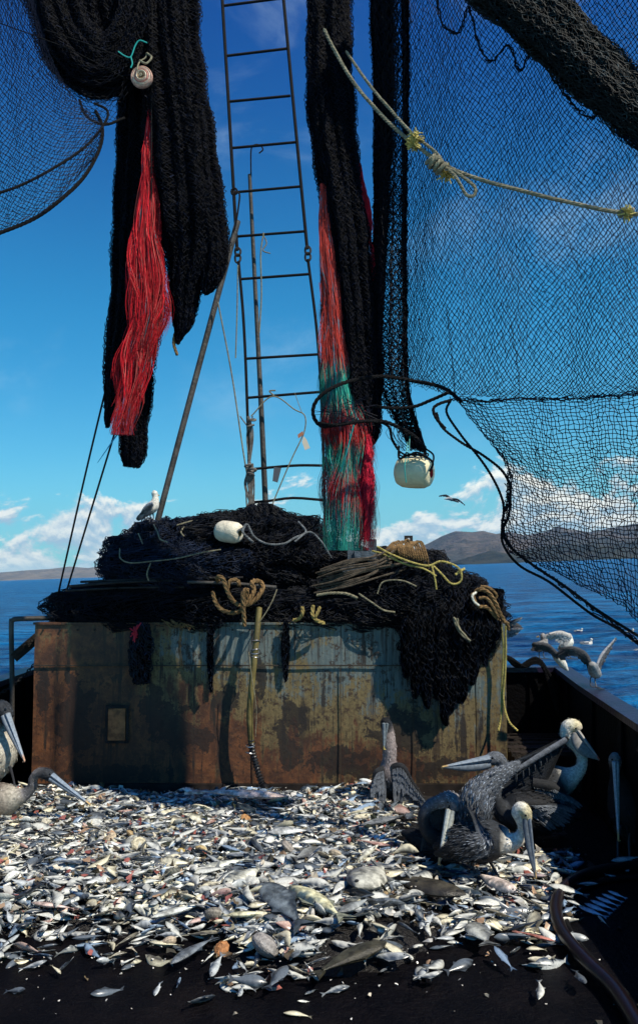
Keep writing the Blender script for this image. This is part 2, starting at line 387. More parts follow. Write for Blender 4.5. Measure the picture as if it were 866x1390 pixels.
# ------------------------------------------------------------------ the rusty bin
BX0, BX1, BY0, BY1 = Pw(47, 900, 5.8)[0], Pw(686, 900, 5.8)[0], 5.8, 6.62
BZ = Pw(400, 848, 5.8)[2]
def rustmat(name, seed=0, paint=1.0):
    m = bpy.data.materials.new(name); m.use_nodes = True; t = NT(m.node_tree); t.n.clear()
    b = t.node('ShaderNodeBsdfPrincipled'); out = t.node('ShaderNodeOutputMaterial'); t.l.new(b.outputs[0], out.inputs[0])
    tc = t.mapping(t.node('ShaderNodeTexCoord').outputs['Object'], loc=((BX0 + BX1) / 2, BY0, 0))
    sp = t.node('ShaderNodeSeparateXYZ', {0: tc}); x, y, z = sp.outputs
    big = t.noise(tc, 1.5, 6, .62, .2); med = t.noise(tc, 5.5, 7, .68, .3); fine = t.noise(tc, 38, 5, .7)
    streak = t.noise(t.mapping(tc, scale=(14, 14, .9)), 1.6, 5, .65, .15); sfine = t.noise(t.mapping(tc, scale=(40, 40, 2.2)), 1.5, 4, .6)
    rust = t.mix(t.step(med, .38, .66), (.045, .017, .008), (.16, .058, .019))
    rust = t.mix(t.m('MULTIPLY', t.step(fine, .5, .72), .6), rust, (.17, .075, .025))
    ochre = t.mix(t.step(fine, .4, .7), (.155, .115, .048), (.075, .052, .021))
    pm = t.m('ADD', t.m('ADD', big, t.m('MULTIPLY', med, .45)), t.m('MULTIPLY', t.step(x, -1.5, .1), .20))
    pm = t.m('ADD', pm, t.m('MULTIPLY', t.step(z, .15, 1.1), .16)); pm = t.m('ADD', pm, t.m('MULTIPLY', t.m('SUBTRACT', streak, .5), .5))
    c = t.mix(t.step(t.m('ADD', pm, t.m('MULTIPLY', t.m('SUBTRACT', fine, .5), .25)), .86, .95), rust, ochre)
    paintc = t.mix(t.step(sfine, .4, .65), (.065, .10, .115), (.13, .165, .16))
    pm2 = t.m('ADD', t.m('ADD', pm, t.m('MULTIPLY', t.m('SUBTRACT', sfine, .5), .40)), t.m('ADD', t.m('MULTIPLY', t.step(z, .25, 1.15), .20), t.m('MULTIPLY', t.m('SUBTRACT', t.noise(tc, 2.6, 5, .6), .5), .55))); pm2 = t.m('ADD', pm2, t.m('MULTIPLY', t.step(x, -1.2, -.6), .08))
    c = t.mix(t.m('MULTIPLY', t.step(t.m('ADD', pm2, t.m('MULTIPLY', t.m('SUBTRACT', fine, .5), .35)), 1.19, 1.34), .9 * paint), c, paintc)
    # rust specks and runs over the paint
    c = t.mix(t.m('MULTIPLY', t.step(t.noise(tc, 22, 7, .8), .54, .60), .9), c, (.030, .013, .006))
    c = t.mix(t.m('MULTIPLY', t.step(streak, .52, .64), .8), c, (.026, .013, .007))
    # dark patches at set places, edges broken up by noise
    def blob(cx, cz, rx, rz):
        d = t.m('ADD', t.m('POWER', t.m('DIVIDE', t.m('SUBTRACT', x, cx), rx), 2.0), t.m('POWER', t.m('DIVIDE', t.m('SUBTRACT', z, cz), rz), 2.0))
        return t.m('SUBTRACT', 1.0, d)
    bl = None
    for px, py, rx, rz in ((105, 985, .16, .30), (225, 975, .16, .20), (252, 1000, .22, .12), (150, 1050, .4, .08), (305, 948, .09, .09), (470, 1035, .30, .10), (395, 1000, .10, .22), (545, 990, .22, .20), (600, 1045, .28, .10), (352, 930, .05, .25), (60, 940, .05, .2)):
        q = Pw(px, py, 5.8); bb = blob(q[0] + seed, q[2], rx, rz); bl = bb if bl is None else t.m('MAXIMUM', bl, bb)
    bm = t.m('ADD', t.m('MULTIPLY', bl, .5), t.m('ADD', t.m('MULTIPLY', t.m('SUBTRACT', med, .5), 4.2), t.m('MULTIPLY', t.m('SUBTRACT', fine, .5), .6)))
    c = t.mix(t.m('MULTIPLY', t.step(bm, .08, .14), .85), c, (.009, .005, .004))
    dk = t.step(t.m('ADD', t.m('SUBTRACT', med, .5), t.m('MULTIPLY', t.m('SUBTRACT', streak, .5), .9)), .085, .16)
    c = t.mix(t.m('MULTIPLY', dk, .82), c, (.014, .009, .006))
    t.set(b.inputs['Base Color'], c); t.set(b.inputs['Roughness'], t.m('ADD', .45, t.m('MULTIPLY', fine, .4)))
    bn = t.node('ShaderNodeBump', {'Height': t.m('ADD', t.m('MULTIPLY', med, 1.0), t.m('MULTIPLY', fine, .5)), 'Strength': .4, 'Distance': .012}); t.l.new(bn.outputs[0], b.inputs['Normal'])
    return m
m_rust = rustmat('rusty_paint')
bino = empty('steel_bin', ((BX0 + BX1) / 2, BY0, 0), 'large rusty steel bin with flaking blue paint under the heaped nets', 'steel bin'); org = np.array([(BX0 + BX1) / 2, BY0, 0])
XR = Pw(645, 900, 5.8)[0]
# front panel as a slightly buckled sheet with real thickness
mb = MB(); nx, nz_ = 90, 36; xs = np.linspace(BX0, XR - .004, nx); zs = np.linspace(.10, BZ, nz_)
V = [(x, BY0 + .012 * mn.noise((x * 1.3, 0, z * 1.7)), z) for z in zs for x in xs] + [(x, BY0 + .05, z) for z in zs for x in xs]
K = nx * nz_
fq = [(j * nx + i, j * nx + i + 1, (j + 1) * nx + i + 1, (j + 1) * nx + i) for j in range(nz_ - 1) for i in range(nx - 1)]
fq += [(K + a, K + d, K + c, K + b_) for a, b_, c, d in fq]
rim = [j for j in range(nx)], [(nz_ - 1) * nx + j for j in range(nx)], [j * nx for j in range(nz_)], [j * nx + nx - 1 for j in range(nz_)]
for rr in rim:
    for a, b_ in zip(rr[:-1], rr[1:]): fq.append((a, b_, b_ + K, a + K))
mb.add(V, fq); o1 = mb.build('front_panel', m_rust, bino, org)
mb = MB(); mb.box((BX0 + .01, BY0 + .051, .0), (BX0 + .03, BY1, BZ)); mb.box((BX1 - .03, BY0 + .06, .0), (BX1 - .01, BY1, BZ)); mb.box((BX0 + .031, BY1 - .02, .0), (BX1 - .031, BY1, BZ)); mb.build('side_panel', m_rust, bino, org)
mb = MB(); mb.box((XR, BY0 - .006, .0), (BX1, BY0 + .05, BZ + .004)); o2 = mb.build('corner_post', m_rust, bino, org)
mb = MB(); mb.box((BX0 + .002, BY0 - .022, .003), (XR - .006, BY0 + .05, .098)); mb.build('base_skirt', M('skirt', (.016, .012, .010), .6, .3, vary=.6, vscale=8, bump=.12, bscale=30), bino, org)
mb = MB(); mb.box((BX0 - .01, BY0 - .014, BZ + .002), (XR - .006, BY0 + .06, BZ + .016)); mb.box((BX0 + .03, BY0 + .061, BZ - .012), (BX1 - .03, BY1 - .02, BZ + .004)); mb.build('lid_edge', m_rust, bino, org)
zz = Pw(100, 903, 5.8)[2]
mb = MB(); mb.box((BX0, BY0 - .020, zz - .004), (XR - .006, BY0 - .0125, zz + .004))
for x in np.arange(BX0 + .05, XR, .11): mb.tube([(x, BY0 - .026, zz), (x, BY0 - .012, zz)], .006, 6)
mb.build('seam_weld', M('weld', (.03, .022, .015), .6, .4, vary=.5, vscale=20), bino, org)
for px in (345, 462, 560):
    X = Pw(px, 900, 5.8)[0]; mb = MB(); mb.box((X - .003, BY0 - .017, .1), (X + .003, BY0 - .0125, zz - .005)); mb.build('panel_joint', M('joint', (.04, .03, .02), .7, .3), bino, org)
a, b_ = Pw(148, 1004, 5.8), Pw(172, 961, 5.8)
mb = MB(); mb.box((a[0], BY0 - .028, a[2]), (b_[0], BY0 - .0125, b_[2])); hp = mb.build('hatch_plate', M('hatch', (.26, .10, .035), .6, .4, vary=.5, vscale=22, bump=.15, bscale=60), bino, org)
mb = MB()
for (l, h) in (((a[0] - .022, a[2] - .022), (a[0] - .004, b_[2] + .022)), ((b_[0] + .004, a[2] - .022), (b_[0] + .022, b_[2] + .022)), ((a[0] - .004, a[2] - .022), (b_[0] + .004, a[2] - .003)), ((a[0] - .004, b_[2] + .003), (b_[0] + .004, b_[2] + .022))):
    mb.box((l[0], BY0 - .020, l[1]), (h[0], BY0 - .0125, h[1]))
mb.build('frame', m_steel, hp, org)

g = random.Random(44)
for k in range(26):
    x = BX0 + .06 + k * .122; z = BZ - .035; mb = MB(); mb.tube([(x, BY0 - .0155, z), (x, BY0 - .003, z)], .007, 6); mb.build('rivet', m_steel, bino, org)
# wooden grating right of the bin
o = empty('wooden_grating', (1.65, 6.2, 0), 'dark wet wooden grating behind the pelicans right of the bin', 'grating'); org = np.array([1.65, 6.2, 0])
for i in range(7):
    y = 5.95 + i * .105; mb = MB(); mb.beam((1.38, y, .27 + .01 * math.sin(i * 2)), (1.93, y + .02 * math.sin(i * 3), .275), .055, .03); mb.build('slat', m_wood, o, org)
for x in (1.42, 1.88): mb = MB(); mb.beam((x, 5.9, .13), (x, 6.62, .13), .05, .25); mb.build('bearer', m_wood, o, org)

# ------------------------------------------------------------------ ropes and nets
def rope(mb, pts, r, mat=0, n=None, lay=7.0, seg=5, c=(1, 1, 1), strands=3):
    p = spl(pts, n or max(12, len(pts) * 8)); L = np.concatenate([[0], np.cumsum(np.linalg.norm(np.diff(p, axis=0), axis=1))])
    m_ = max(int(L[-1] / (r * lay / 7)), 8); m_ = min(m_, 600)
    s = np.linspace(0, L[-1], m_); p = np.stack([np.interp(s, L, p[:, k]) for k in range(3)], 1)
    T, A, B = frames(p)
    for k in range(strands):
        th = s / (r * lay) * 2 * math.pi + k * 2 * math.pi / strands
        q = p + (A * np.cos(th)[:, None] + B * np.sin(th)[:, None]) * r * .48
        mb.tube(q, r * .56, seg, mat, c, cap=True)
def plain(mb, pts, r, mat=0, seg=7, n=None, c=(1, 1, 1)): mb.tube(spl(pts, n or max(10, len(pts) * 7)), r, seg, mat, c)
def PX(pts, Y=None):
    return [Pw(p[0], p[1], p[2] if len(p) > 2 else Y) for p in pts]

mb = MB()
for k in range(9):
    y = g.uniform(6.66, 6.72); rope(mb, [(1.40 + g.uniform(-.04, .04), y, .60), (1.5, 6.66, .86 + g.uniform(0, .03)), (1.66 + g.uniform(-.05, .05), 6.7, .80), (1.80, 6.68, .84 + g.uniform(-.02, .02)), (1.93, 6.66, .62 + g.uniform(-.2, .05))], .011)
tag(mb.build('rope_tangle', m_rope_dark, origin=(1.6, 6.7, .8)), 'black ropes tangled over the cross bulwark behind the grating', 'rope')

def grid_surf(G):
    """G: rows of (px,py,Y) control points -> function S(u,v)"""
    g = np.array([[Pw(*p) for p in row] for row in G])
    def S(U, Vv):
        U = np.clip(np.asarray(U, float), 0, 1); Vv = np.clip(np.asarray(Vv, float), 0, 1)
        def cr(a, f):       # a: (...,n,3) catmull along axis
            n = a.shape[0]; x = f * (n - 1); i = np.clip(x.astype(int), 0, n - 2); t_ = (x - i)[:, None]
            i0 = np.clip(i - 1, 0, n - 1); i3 = np.clip(i + 2, 0, n - 1)
            return i0, i, i + 1, i3, t_
        def w4(t_): return (.5 * (-t_ + 2 * t_ ** 2 - t_ ** 3), .5 * (2 - 5 * t_ ** 2 + 3 * t_ ** 3), .5 * (t_ + 4 * t_ ** 2 - 3 * t_ ** 3), .5 * (-t_ ** 2 + t_ ** 3))
        a = cr(g, Vv); b = cr(np.swapaxes(g, 0, 1), U); wv = w4(a[4]); wu = w4(b[4]); out = 0
        for k in range(4):
            row = 0
            for l in range(4): row = row + g[a[k], b[l]] * wu[l]
            out = out + row * wv[k]
        return out
    return S
def net(mb, S, nu, nv, r, jit=.0, wave=0, seed=0, mat=0, drop=0.0, square=False, c=(1, 1, 1), holes=()):
    rg = np.random.default_rng(seed)
    I, J = np.meshgrid(np.arange(nu + 1), np.arange(nv + 1), indexing='ij')
    U = I / nu; Vv = J / nv
    P = S(U.ravel(), Vv.ravel()).reshape(nu + 1, nv + 1, 3)
    if wave:
        ph = rg.random(8) * 6.28
        P[..., 1] += wave * (np.sin(U * 19 + Vv * 3 + ph[0]) + .6 * np.sin(U * 41 - Vv * 5 + ph[1]) + .4 * np.sin(Vv * 15 + U * 4 + ph[2]))
        P[..., 0] += wave * .5 * (np.sin(U * 23 + Vv * 6 + ph[3]) + .7 * np.sin(Vv * 11 + U * 9 + ph[4])) * np.minimum(1, np.minimum(U, 1 - U) * 12)
        P[..., 2] += wave * .35 * (np.sin(U * 15 + Vv * 9 + ph[5]) + .6 * np.sin(Vv * 7 - U * 31 + ph[6]))
    P += rg.normal(0, 1, P.shape) * jit
    A, B = [], []
    if square:
        A += [P[:-1, :].reshape(-1, 3), P[:, :-1].reshape(-1, 3)]; B += [P[1:, :].reshape(-1, 3), P[:, 1:].reshape(-1, 3)]
        A = np.concatenate(A); B = np.concatenate(B)
    else:
        for i in range(nu + 1):
            j0 = np.arange(i % 2, nv, 2)
            if i < nu: A.append(P[i, j0]); B.append(P[i + 1, j0 + 1])
            if i > 0: A.append(P[i, j0]); B.append(P[i - 1, j0 + 1])
        for i in range(nu + 1):
            j0 = np.arange((i + 1) % 2 + (0), nv, 2); j0 = j0[j0 >= 1] if len(j0) else j0
            j0 = np.array([j for j in j0 if (i + j) % 2 == 1 and j + 1 <= nv])
        # the knots with i+j odd carry the returning bars
        for i in range(nu + 1):
            jj = np.array([j for j in range(nv) if (i + j) % 2 == 1])
            # odd knots belong to the other half of the diamonds: none here (diamond net uses even knots only)
        A = np.concatenate(A); B = np.concatenate(B)
    if drop:
        k = rg.random(len(A)) > drop; A, B = A[k], B[k]
    mid = (A + B) / 2
    for (hc, hr) in holes:
        k = np.linalg.norm(mid - hc, axis=1) > hr; A, B, mid = A[k], B[k], mid[k]
    rr = r * (.85 + .3 * rg.random(len(A)))
    mb.edges(A, B, rr, mat, c)
    # knots: short thick stubs
    k = rg.random(len(A)) < .8
    d = (B - A)[k]; mb.edges(A[k] - d * .07, A[k] + d * .09, r * 1.9, mat, c)
def fold(mb, pts, pleats=5, depth=.18, seed=0, cell=.013, r=.00145, matc=1, matt=0, flat=.8, bottom_open=False, tilt_=0, cores=True):
    """hanging fold of bunched net: dark pleated core with twines over it. pts: (px,py,Y,rpx)"""
    rg = np.random.default_rng(seed)
    q = spl([[*Pw(p[0], p[1], p[2]), p[3] * mpx(p[2])] for p in pts], 70)
    p, rad = q[:, :3], np.maximum(q[:, 3], .004)
    L = np.concatenate([[0], np.cumsum(np.linalg.norm(np.diff(p, axis=0), axis=1))]); T, A, B = frames(p)
    ph = rg.random(6) * 6.28
    def S(th, s, k=1.0):
        th = np.asarray(th); s = np.asarray(s)
        P = np.stack([np.interp(s, L, p[:, i]) for i in range(3)], -1); rr = np.interp(s, L, rad)
        a = np.stack([np.interp(s, L, A[:, i]) for i in range(3)], -1); b = np.stack([np.interp(s, L, B[:, i]) for i in range(3)], -1)
        m_ = .97 + depth * np.sin(pleats * th + ph[0] + 1.3 * np.sin(s * 2.1 + ph[1])) + depth * .8 * np.sin((pleats * 2 + 1) * th + ph[2] + .9 * np.sin(s * 3.7)) + depth * .35 * np.sin((pleats * 4 + 1) * th + ph[4] + 1.4 * np.sin(s * 2.3)) + .05 * np.sin(s * 17 + ph[3] + 2 * th)
        return P + a * (rr * k * m_ * np.cos(th))[..., None] + b * (rr * k * m_ * flat * np.sin(th))[..., None]
    if cores:
        seg = 48; n = 90; TH, SS = np.meshgrid(np.linspace(0, 2 * math.pi, seg + 1)[:-1], np.linspace(0, L[-1], n)); V = S(TH.ravel(), SS.ravel(), .95)
        i = np.arange(n - 1)[:, None] * seg; j = np.arange(seg)[None]; k = (j + 1) % seg
        mb.add(V, np.stack([i + j, i + k, i + seg + k, i + seg + j], -1).reshape(-1, 4), matc)
        for e in (0, n - 1):
            vv = np.vstack([V[e * seg:(e + 1) * seg], V[e * seg:(e + 1) * seg].mean(0)]); mb.add(vv, [(x, (x + 1) % seg, seg) for x in range(seg)], matc)
    for lay in range(2):
        nv = int(L[-1] / cell); nu = max(10, int(2 * math.pi * rad.mean() * 1.3 / (cell * .62)))
        nu += nu % 2; tw = rg.random() * 3
        I, J = np.meshgrid(np.arange(nu), np.arange(nv + 1), indexing='ij')
        kk = 1.0 + .035 * rg.random(I.shape) + .04 * lay * (1 + np.sin(I * .7 + J * .13 + 2 * np.sin(J * .031)))
        P = S((I / nu * 2 * math.pi + tw * J / nv).ravel(), (J / nv * L[-1]).ravel(), kk.ravel()).reshape(nu, nv + 1, 3) + rg.normal(0, 1, (nu, nv + 1, 3)) * cell * .27
        As, Bs = [], []
        for i in range(nu):
            j0 = np.arange(i % 2, nv, 2)
            As += [P[i, j0], P[i, j0]]; Bs += [P[(i + 1) % nu, j0 + 1], P[i - 1, j0 + 1]]
        Aq, Bq = np.concatenate(As), np.concatenate(Bs)
        mb.edges(Aq, Bq, r * (.8 + .5 * rg.random(len(Aq))), matt, np.clip(rg.lognormal(0, .75, (len(Aq), 1)), .2, 9) * np.ones((1, 3)))  # randomly brightened twines paint specks of sheen on the bundle
def fringe(mb, pts, n, colfn, seed=0, r=.0011, flat=.6, ragged=.12, wig=.012):
    """hair-like twine skirt: strands gathered in uneven locks"""
    rg = np.random.default_rng(seed); q = spl([[*Pw(p[0], p[1], p[2]), p[3] * mpx(p[2])] for p in pts], 60); p, rad = q[:, :3], np.maximum(q[:, 3], .003)
    locks = []
    for k in range(max(10, n // 34)):
        s0 = rg.random() ** 1.3 * .72; locks.append((rg.random() * 6.28, math.sqrt(rg.random()), s0, min(1.0, s0 + .22 + rg.random() * .5), rg.random(4) * 6.28, .6 + .8 * rg.random(), rg.normal(0, .5)))
    for i in range(n):
        th, rr, s0, s1, ph, br, drift = locks[rg.integers(len(locks))]
        s0 = max(0, s0 + rg.normal(0, .04)); s1 = min(1.0, s1 + rg.normal(0, .05))
        if s1 < s0 + .1: continue
        m_ = int(9 + 22 * (s1 - s0)); s = np.linspace(s0, s1, m_); idx = s * 59; f = (s - s0) / (s1 - s0)
        c = np.stack([np.interp(idx, np.arange(60), p[:, k]) for k in range(3)], 1); R_ = np.interp(idx, np.arange(60), rad)
        spread = .16 * (1 - .55 * f); ox, oy = rg.normal(0, 1, 2)
        thf = th + drift * f
        c[:, 0] += R_ * (rr * np.cos(thf) + spread * ox) * (1 + .3 * np.sin(s * 21 + ph[1])) + wig * .5 * np.sin(s * 15 + ph[0]) * f + .003 * np.sin(s * (38 + 8 * ox) + ph[1] + oy) + rg.normal(0, .010) * f ** 3
        c[:, 1] += R_ * flat * (rr * np.sin(thf) + spread * oy) + wig * .5 * np.sin(s * 12 + ph[2]) * f + .003 * np.sin(s * 31 + ph[3] + ox)
        c += rg.normal(0, .0009, c.shape)
        rad_ = r * (1.15 - .85 * f) * (.7 + .7 * rg.random()); base = np.array([colfn(*topx(c[k]), rg) if k % 3 == 0 else (0, 0, 0) for k in range(m_)])
        for k in range(m_):
            if k % 3: base[k] = base[k - k % 3]
        mb.tube(c, rad_, 3, 0, cap=False, cc=np.clip(base * br * (.55 + .9 * rg.random()), 0, .85))
def ro(name, label, cat, strokes, mat, origin=None, group=None):
    mb = MB()
    for (pts, r, kind) in strokes:
        if kind == 'r': rope(mb, pts, r)
        else: plain(mb, pts, r)
    o = strokes[0][0][0]; return tag(mb.build(name, mat, origin=o), label, cat, group)

# ---- left hanging net
o = empty('fishing_net', Pw(200, 0, 4.6), 'bunched black net with long red fringe hanging at the left', 'fishing net'); org = Pw(200, 0, 4.6)
mb = MB()
fold(mb, [(226, -90, 4.6, 42), (230, 40, 4.6, 40), (243, 170, 4.6, 44), (256, 290, 4.6, 46), (260, 340, 4.6, 35), (252, 385, 4.6, 23), (250, 415, 4.6, 17), (248, 440, 4.6, 12), (243, 457, 4.6, 5), (241, 466, 4.6, 2)], 7, .10, 1)
fold(mb, [(270, 150, 4.55, 14), (280, 260, 4.55, 20), (291, 325, 4.55, 17), (291, 362, 4.55, 15), (284, 386, 4.55, 9), (278, 399, 4.55, 3)], 4, .14, 2)
mb.build('main_bundle', [m_twine, m_core], o, org)
mb = MB()
fold(mb, [(192, -90, 4.75, 34), (190, 60, 4.75, 30), (186, 160, 4.75, 24), (178, 300, 4.75, 22), (172, 400, 4.75, 19), (163, 480, 4.75, 18), (155, 530, 4.75, 11), (148, 565, 4.75, 5), (146, 580, 4.75, 1.5)], 4, .14, 3)
fold(mb, [(205, 120, 4.8, 26), (200, 280, 4.8, 26), (196, 400, 4.8, 24), (190, 500, 4.8, 17), (187, 550, 4.8, 16), (182, 580, 4.8, 16), (181, 615, 4.8, 15), (179, 634, 4.8, 9)], 4, .12, 4)
mb.build('side_bundle', [m_twine, m_core], o, org)
mb = MB()
fold(mb, [(55, -90, 4.5, 36), (78, 0, 4.5, 36), (98, 60, 4.5, 38), (126, 96, 4.5, 34), (152, 92, 4.5, 30), (178, 45, 4.5, 26), (200, -40, 4.5, 24)], 5, .14, 5)
fold(mb, [(120, -90, 4.6, 40), (128, 0, 4.6, 44), (140, 60, 4.6, 30), (160, 110, 4.6, 14)], 4, .16, 6)
mb.build('draped_fold', [m_twine, m_core], o, org)
def redc(px, py, rg):
    k = rg.random()
    if py > 545 and k < .12: return (.02, .18, .35)
    if k < .02: return (.05, .2, .25)
    return (.50, .015, .024) if k < .78 else ((.55, .10, .09) if k < .93 else (.10, .02, .02))
mb = MB(); fringe(mb, [(204, 150, 4.55, 2.5), (202, 200, 4.52, 5), (200, 260, 4.5, 9), (198, 330, 4.48, 16), (202, 400, 4.48, 22), (196, 450, 4.48, 22), (184, 500, 4.5, 19), (172, 550, 4.5, 15), (165, 590, 4.5, 11)], 3600, redc, 11, r=.0015, wig=.05, ragged=.2)
mb.build('red_fringe', m_fringe, o, org)
mb = MB(); mb.tube(spl(PX([(196, 515), (180, 560), (158, 592), (133, 628)], 4.52), 14), np.linspace(.008, .002, 14), 4, c=(.03, .22, .38)); mb.tube(spl(PX([(209, 470), (206, 490), (211, 512)], 4.5), 6), .004, 4, c=(.03, .2, .38)); mb.build('blue_strand', m_fringe, o, org)
mb = MB(); plain(mb, PX([(206, -60), (207, 60), (206, 170), (206, 290)], 4.47), .004); mb.build('edge_line', m_rope_dark, o, org)
mb = MB(); rope(mb, PX([(238, 452), (236, 466), (241, 482)], 4.6), .010); mb.build('rope_end', m_manila, o, org)
# spread part at the far left with its head ropes
S1 = grid_surf([[(-90, -40, 4.0), (-30, -38, 4.1), (15, -30, 4.25), (40, -25, 4.4)], [(-90, 60, 3.95), (-20, 60, 4.05), (30, 62, 4.2), (72, 80, 4.4)], [(-90, 160, 3.95), (-15, 158, 4.05), (50, 145, 4.2), (108, 140, 4.4)], [(-90, 255, 3.95), (-10, 245, 4.05), (65, 215, 4.2), (140, 172, 4.4)], [(-90, 345, 3.95), (-5, 318, 4.05), (75, 275, 4.2), (131, 212, 4.4)]])
mb = MB(); net(mb, S1, 74, 92, .0017, .0024, .010, 21); net(mb, S1, 40, 50, .0012, .004, .02, 22)
mb.build('spread_panel', M('spread_twine', (.0012, .0035, .013), .6, .12), o, org)
mb = MB()
rope(mb, PX([(-90, 347, 3.95), (-5, 318, 4.05), (48, 296, 4.15), (90, 265, 4.22), (118, 235, 4.3), (136, 200, 4.38), (139, 172, 4.4), (130, 150, 4.4)]), .011)
rope(mb, PX([(-40, 272, 4.0), (20, 255, 4.1), (70, 230, 4.2), (115, 200, 4.32), (142, 168, 4.4), (146, 150, 4.42), (128, 140, 4.42)]), .008)
rope(mb, PX([(108, 135, 4.4), (118, 158, 4.4), (142, 169, 4.4), (170, 160, 4.45)]), .008)
mb.build('head_rope', m_rope_dark, o, org)
mb = MB(); net(mb, grid_surf([[(112, 120, 4.42), (145, 130, 4.45), (175, 90, 4.5)], [(112, 140, 4.42), (140, 150, 4.45), (172, 130, 4.5)], [(112, 150, 4.42), (142, 168, 4.45), (170, 160, 4.5)]]), 16, 14, .0014, .004, 0, 5); mb.build('torn_mesh', m_twine, o, org)

# spool float hanging on the left net
o = empty('spool_float', Pw(193, 105, 4.42), 'small round pink and cream ring float tied to the left net', 'float'); org = Pw(193, 105, 4.42)
mb = MB(); c0 = Pw(193, 105, 4.42); m1 = mpx(4.42)
for k, (rr, cc_, dy) in enumerate(((14.0, (.50, .30, .24), 0), (11.5, (.62, .50, .40), -.005), (9.0, (.48, .22, .18), -.009), (6.6, (.62, .52, .40), -.012), (4.6, (.30, .20, .12), -.010))):
    th = np.linspace(0, 2 * math.pi, 33); pts = np.stack([c0[0] + rr * m1 * np.cos(th), np.full(33, c0[1] + dy), c0[2] + rr * m1 * np.sin(th)], 1)
    mb.tube(pts, [[.0062, .018]] * 33, 8, c=cc_, ref=(0, 1, 0), cap=False)
mb.build('float_body', M('float_rings', (1, 1, 1), .6, .3, vary=.3, vscale=60, bump=.4, bscale=90), o, org)
mb = MB(); mb.tube([c0 + [0, -.03, 0], c0 + [0, .03, 0]], .010, 10); plain(mb, PX([(191, 104, 4.37), (187, 94, 4.38), (190, 84, 4.42), (198, 78, 4.45), (199, 72, 4.45)]), .004); plain(mb, PX([(200, 72, 4.45), (206, 78, 4.44), (199, 86, 4.42), (190, 82, 4.42)]), .006); mb.build('tie', m_polyrope, o, org)
ro('teal_twine', 'teal twine scrap knotted above the pink ring float', 'twine', [(PX([(161, 70), (170, 76), (178, 77), (184, 62), (190, 55), (200, 58)], 4.4), .004, 'p'), (PX([(178, 77), (180, 86), (178, 92)], 4.4), .004, 'p')], M('teal_line', (.01, .30, .27), .5, .4))
ro('slack_line', 'thin dark line strung across the upper left net', 'line', [(PX([(-20, 24, 4.3), (90, 65, 4.35), (168, 105, 4.42)]), .003, 'p'), (PX([(60, 40, 4.3), (120, 60, 4.35), (180, 84, 4.42)]), .003, 'p')], m_rope_dark)

# ---- middle hanging net with the red and teal fringe
o = empty('fishing_net', Pw(470, 0, 4.5), 'narrow black net bundle with red and teal fringe hanging mid picture', 'fishing net'); org = Pw(470, 0, 4.5)
mb = MB()
fold(mb, [(447, -90, 4.5, 29), (446, 60, 4.5, 29), (450, 150, 4.5, 31), (459, 230, 4.5, 28), (472, 320, 4.5, 27), (483, 420, 4.5, 25), (488, 500, 4.5, 24), (492, 560, 4.5, 23), (496, 590, 4.5, 18), (497, 604, 4.5, 9)], 5, .12, 31)
fold(mb, [(498, 350, 4.62, 5), (502, 400, 4.62, 12), (504, 450, 4.62, 14), (505, 510, 4.62, 14), (504, 565, 4.62, 11)], 4, .14, 32)
mb.build('bundle', [m_twine, m_core], o, org)
def tealc(px, py, rg):
    j = rg.normal(0, 9)
    red = (.50, .02, .03); teal = (.03, .28, .22); blue = (.02, .17, .24); org_ = (.6, .16, .06)
    if px > 493 + j * .3 and py > 590: return red if rg.random() < .95 else org_
    y = py + j
    for lim, c in ((490, (.42, .045, .035)), (548, teal), (600, (.38, .03, .03)), (636, teal), (672, red), (760, teal)):
        if y < lim: return c if rg.random() < .9 else blue
    return teal
mb = MB()
fringe(mb, [(438, 250, 4.48, 3), (441, 310, 4.46, 6), (447, 380, 4.45, 9), (451, 440, 4.45, 11), (456, 500, 4.45, 15), (464, 560, 4.45, 22), (471, 610, 4.45, 29), (474, 670, 4.45, 31), (473, 747, 4.45, 27)], 4800, tealc, 33, r=.0015, wig=.03)
mb.build('fringe', m_fringe, o, org)
mb = MB(); fringe(mb, [(488, 222, 4.52, 3), (495, 290, 4.5, 6), (500, 360, 4.5, 7), (500, 440, 4.52, 3)], 700, lambda x, y, g: (.42, .014, .03), 34, r=.0014)
mb.build('red_strands', m_fringe, o, org)
mb = MB(); fringe(mb, [(500, 590, 4.42, 4), (498, 650, 4.42, 10), (497, 735, 4.42, 9)], 900, lambda x, y, g: (.48, .015, .04), 35, r=.0014)
mb.build('red_tail', m_fringe, o, org)

# ---- large net curtain on the right
o = empty('net_curtain', Pw(700, 0, 4.0), 'wide see-through black net hung across the sky on the right', 'fishing net'); org = Pw(700, 0, 4.0)
UP = [[(498, -110, 4.5), (545, -110, 4.45), (610, -110, 4.3), (700, -110, 4.1), (800, -110, 3.9), (893, -110, 3.7)],
      [(508, 20, 4.5), (548, 20, 4.45), (612, 15, 4.3), (700, 20, 4.1), (800, 25, 3.9), (893, 40, 3.7)],
      [(512, 150, 4.5), (552, 150, 4.45), (615, 150, 4.3), (705, 150, 4.1), (800, 155, 3.9), (893, 160, 3.7)],
      [(508, 290, 4.5), (550, 285, 4.42), (612, 285, 4.25), (700, 285, 4.05), (800, 290, 3.85), (893, 295, 3.65)],
      [(504, 420, 4.5), (550, 415, 4.4), (618, 415, 4.2), (705, 415, 4.0), (800, 415, 3.8), (893, 415, 3.6)],
      [(512, 512, 4.5), (560, 520, 4.4), (618, 536, 4.2), (705, 540, 4.0), (800, 538, 3.8), (893, 530, 3.6)]]
SU = grid_surf(UP)
mb = MB(); net(mb, SU, 164, 150, .00185, .0022, .018, 41); m_curt = M('curtain_twine', (.0012, .0035, .013), .6, .12, vary=.4, vscale=20)
mb.build('upper_panel', m_curt, o, org)
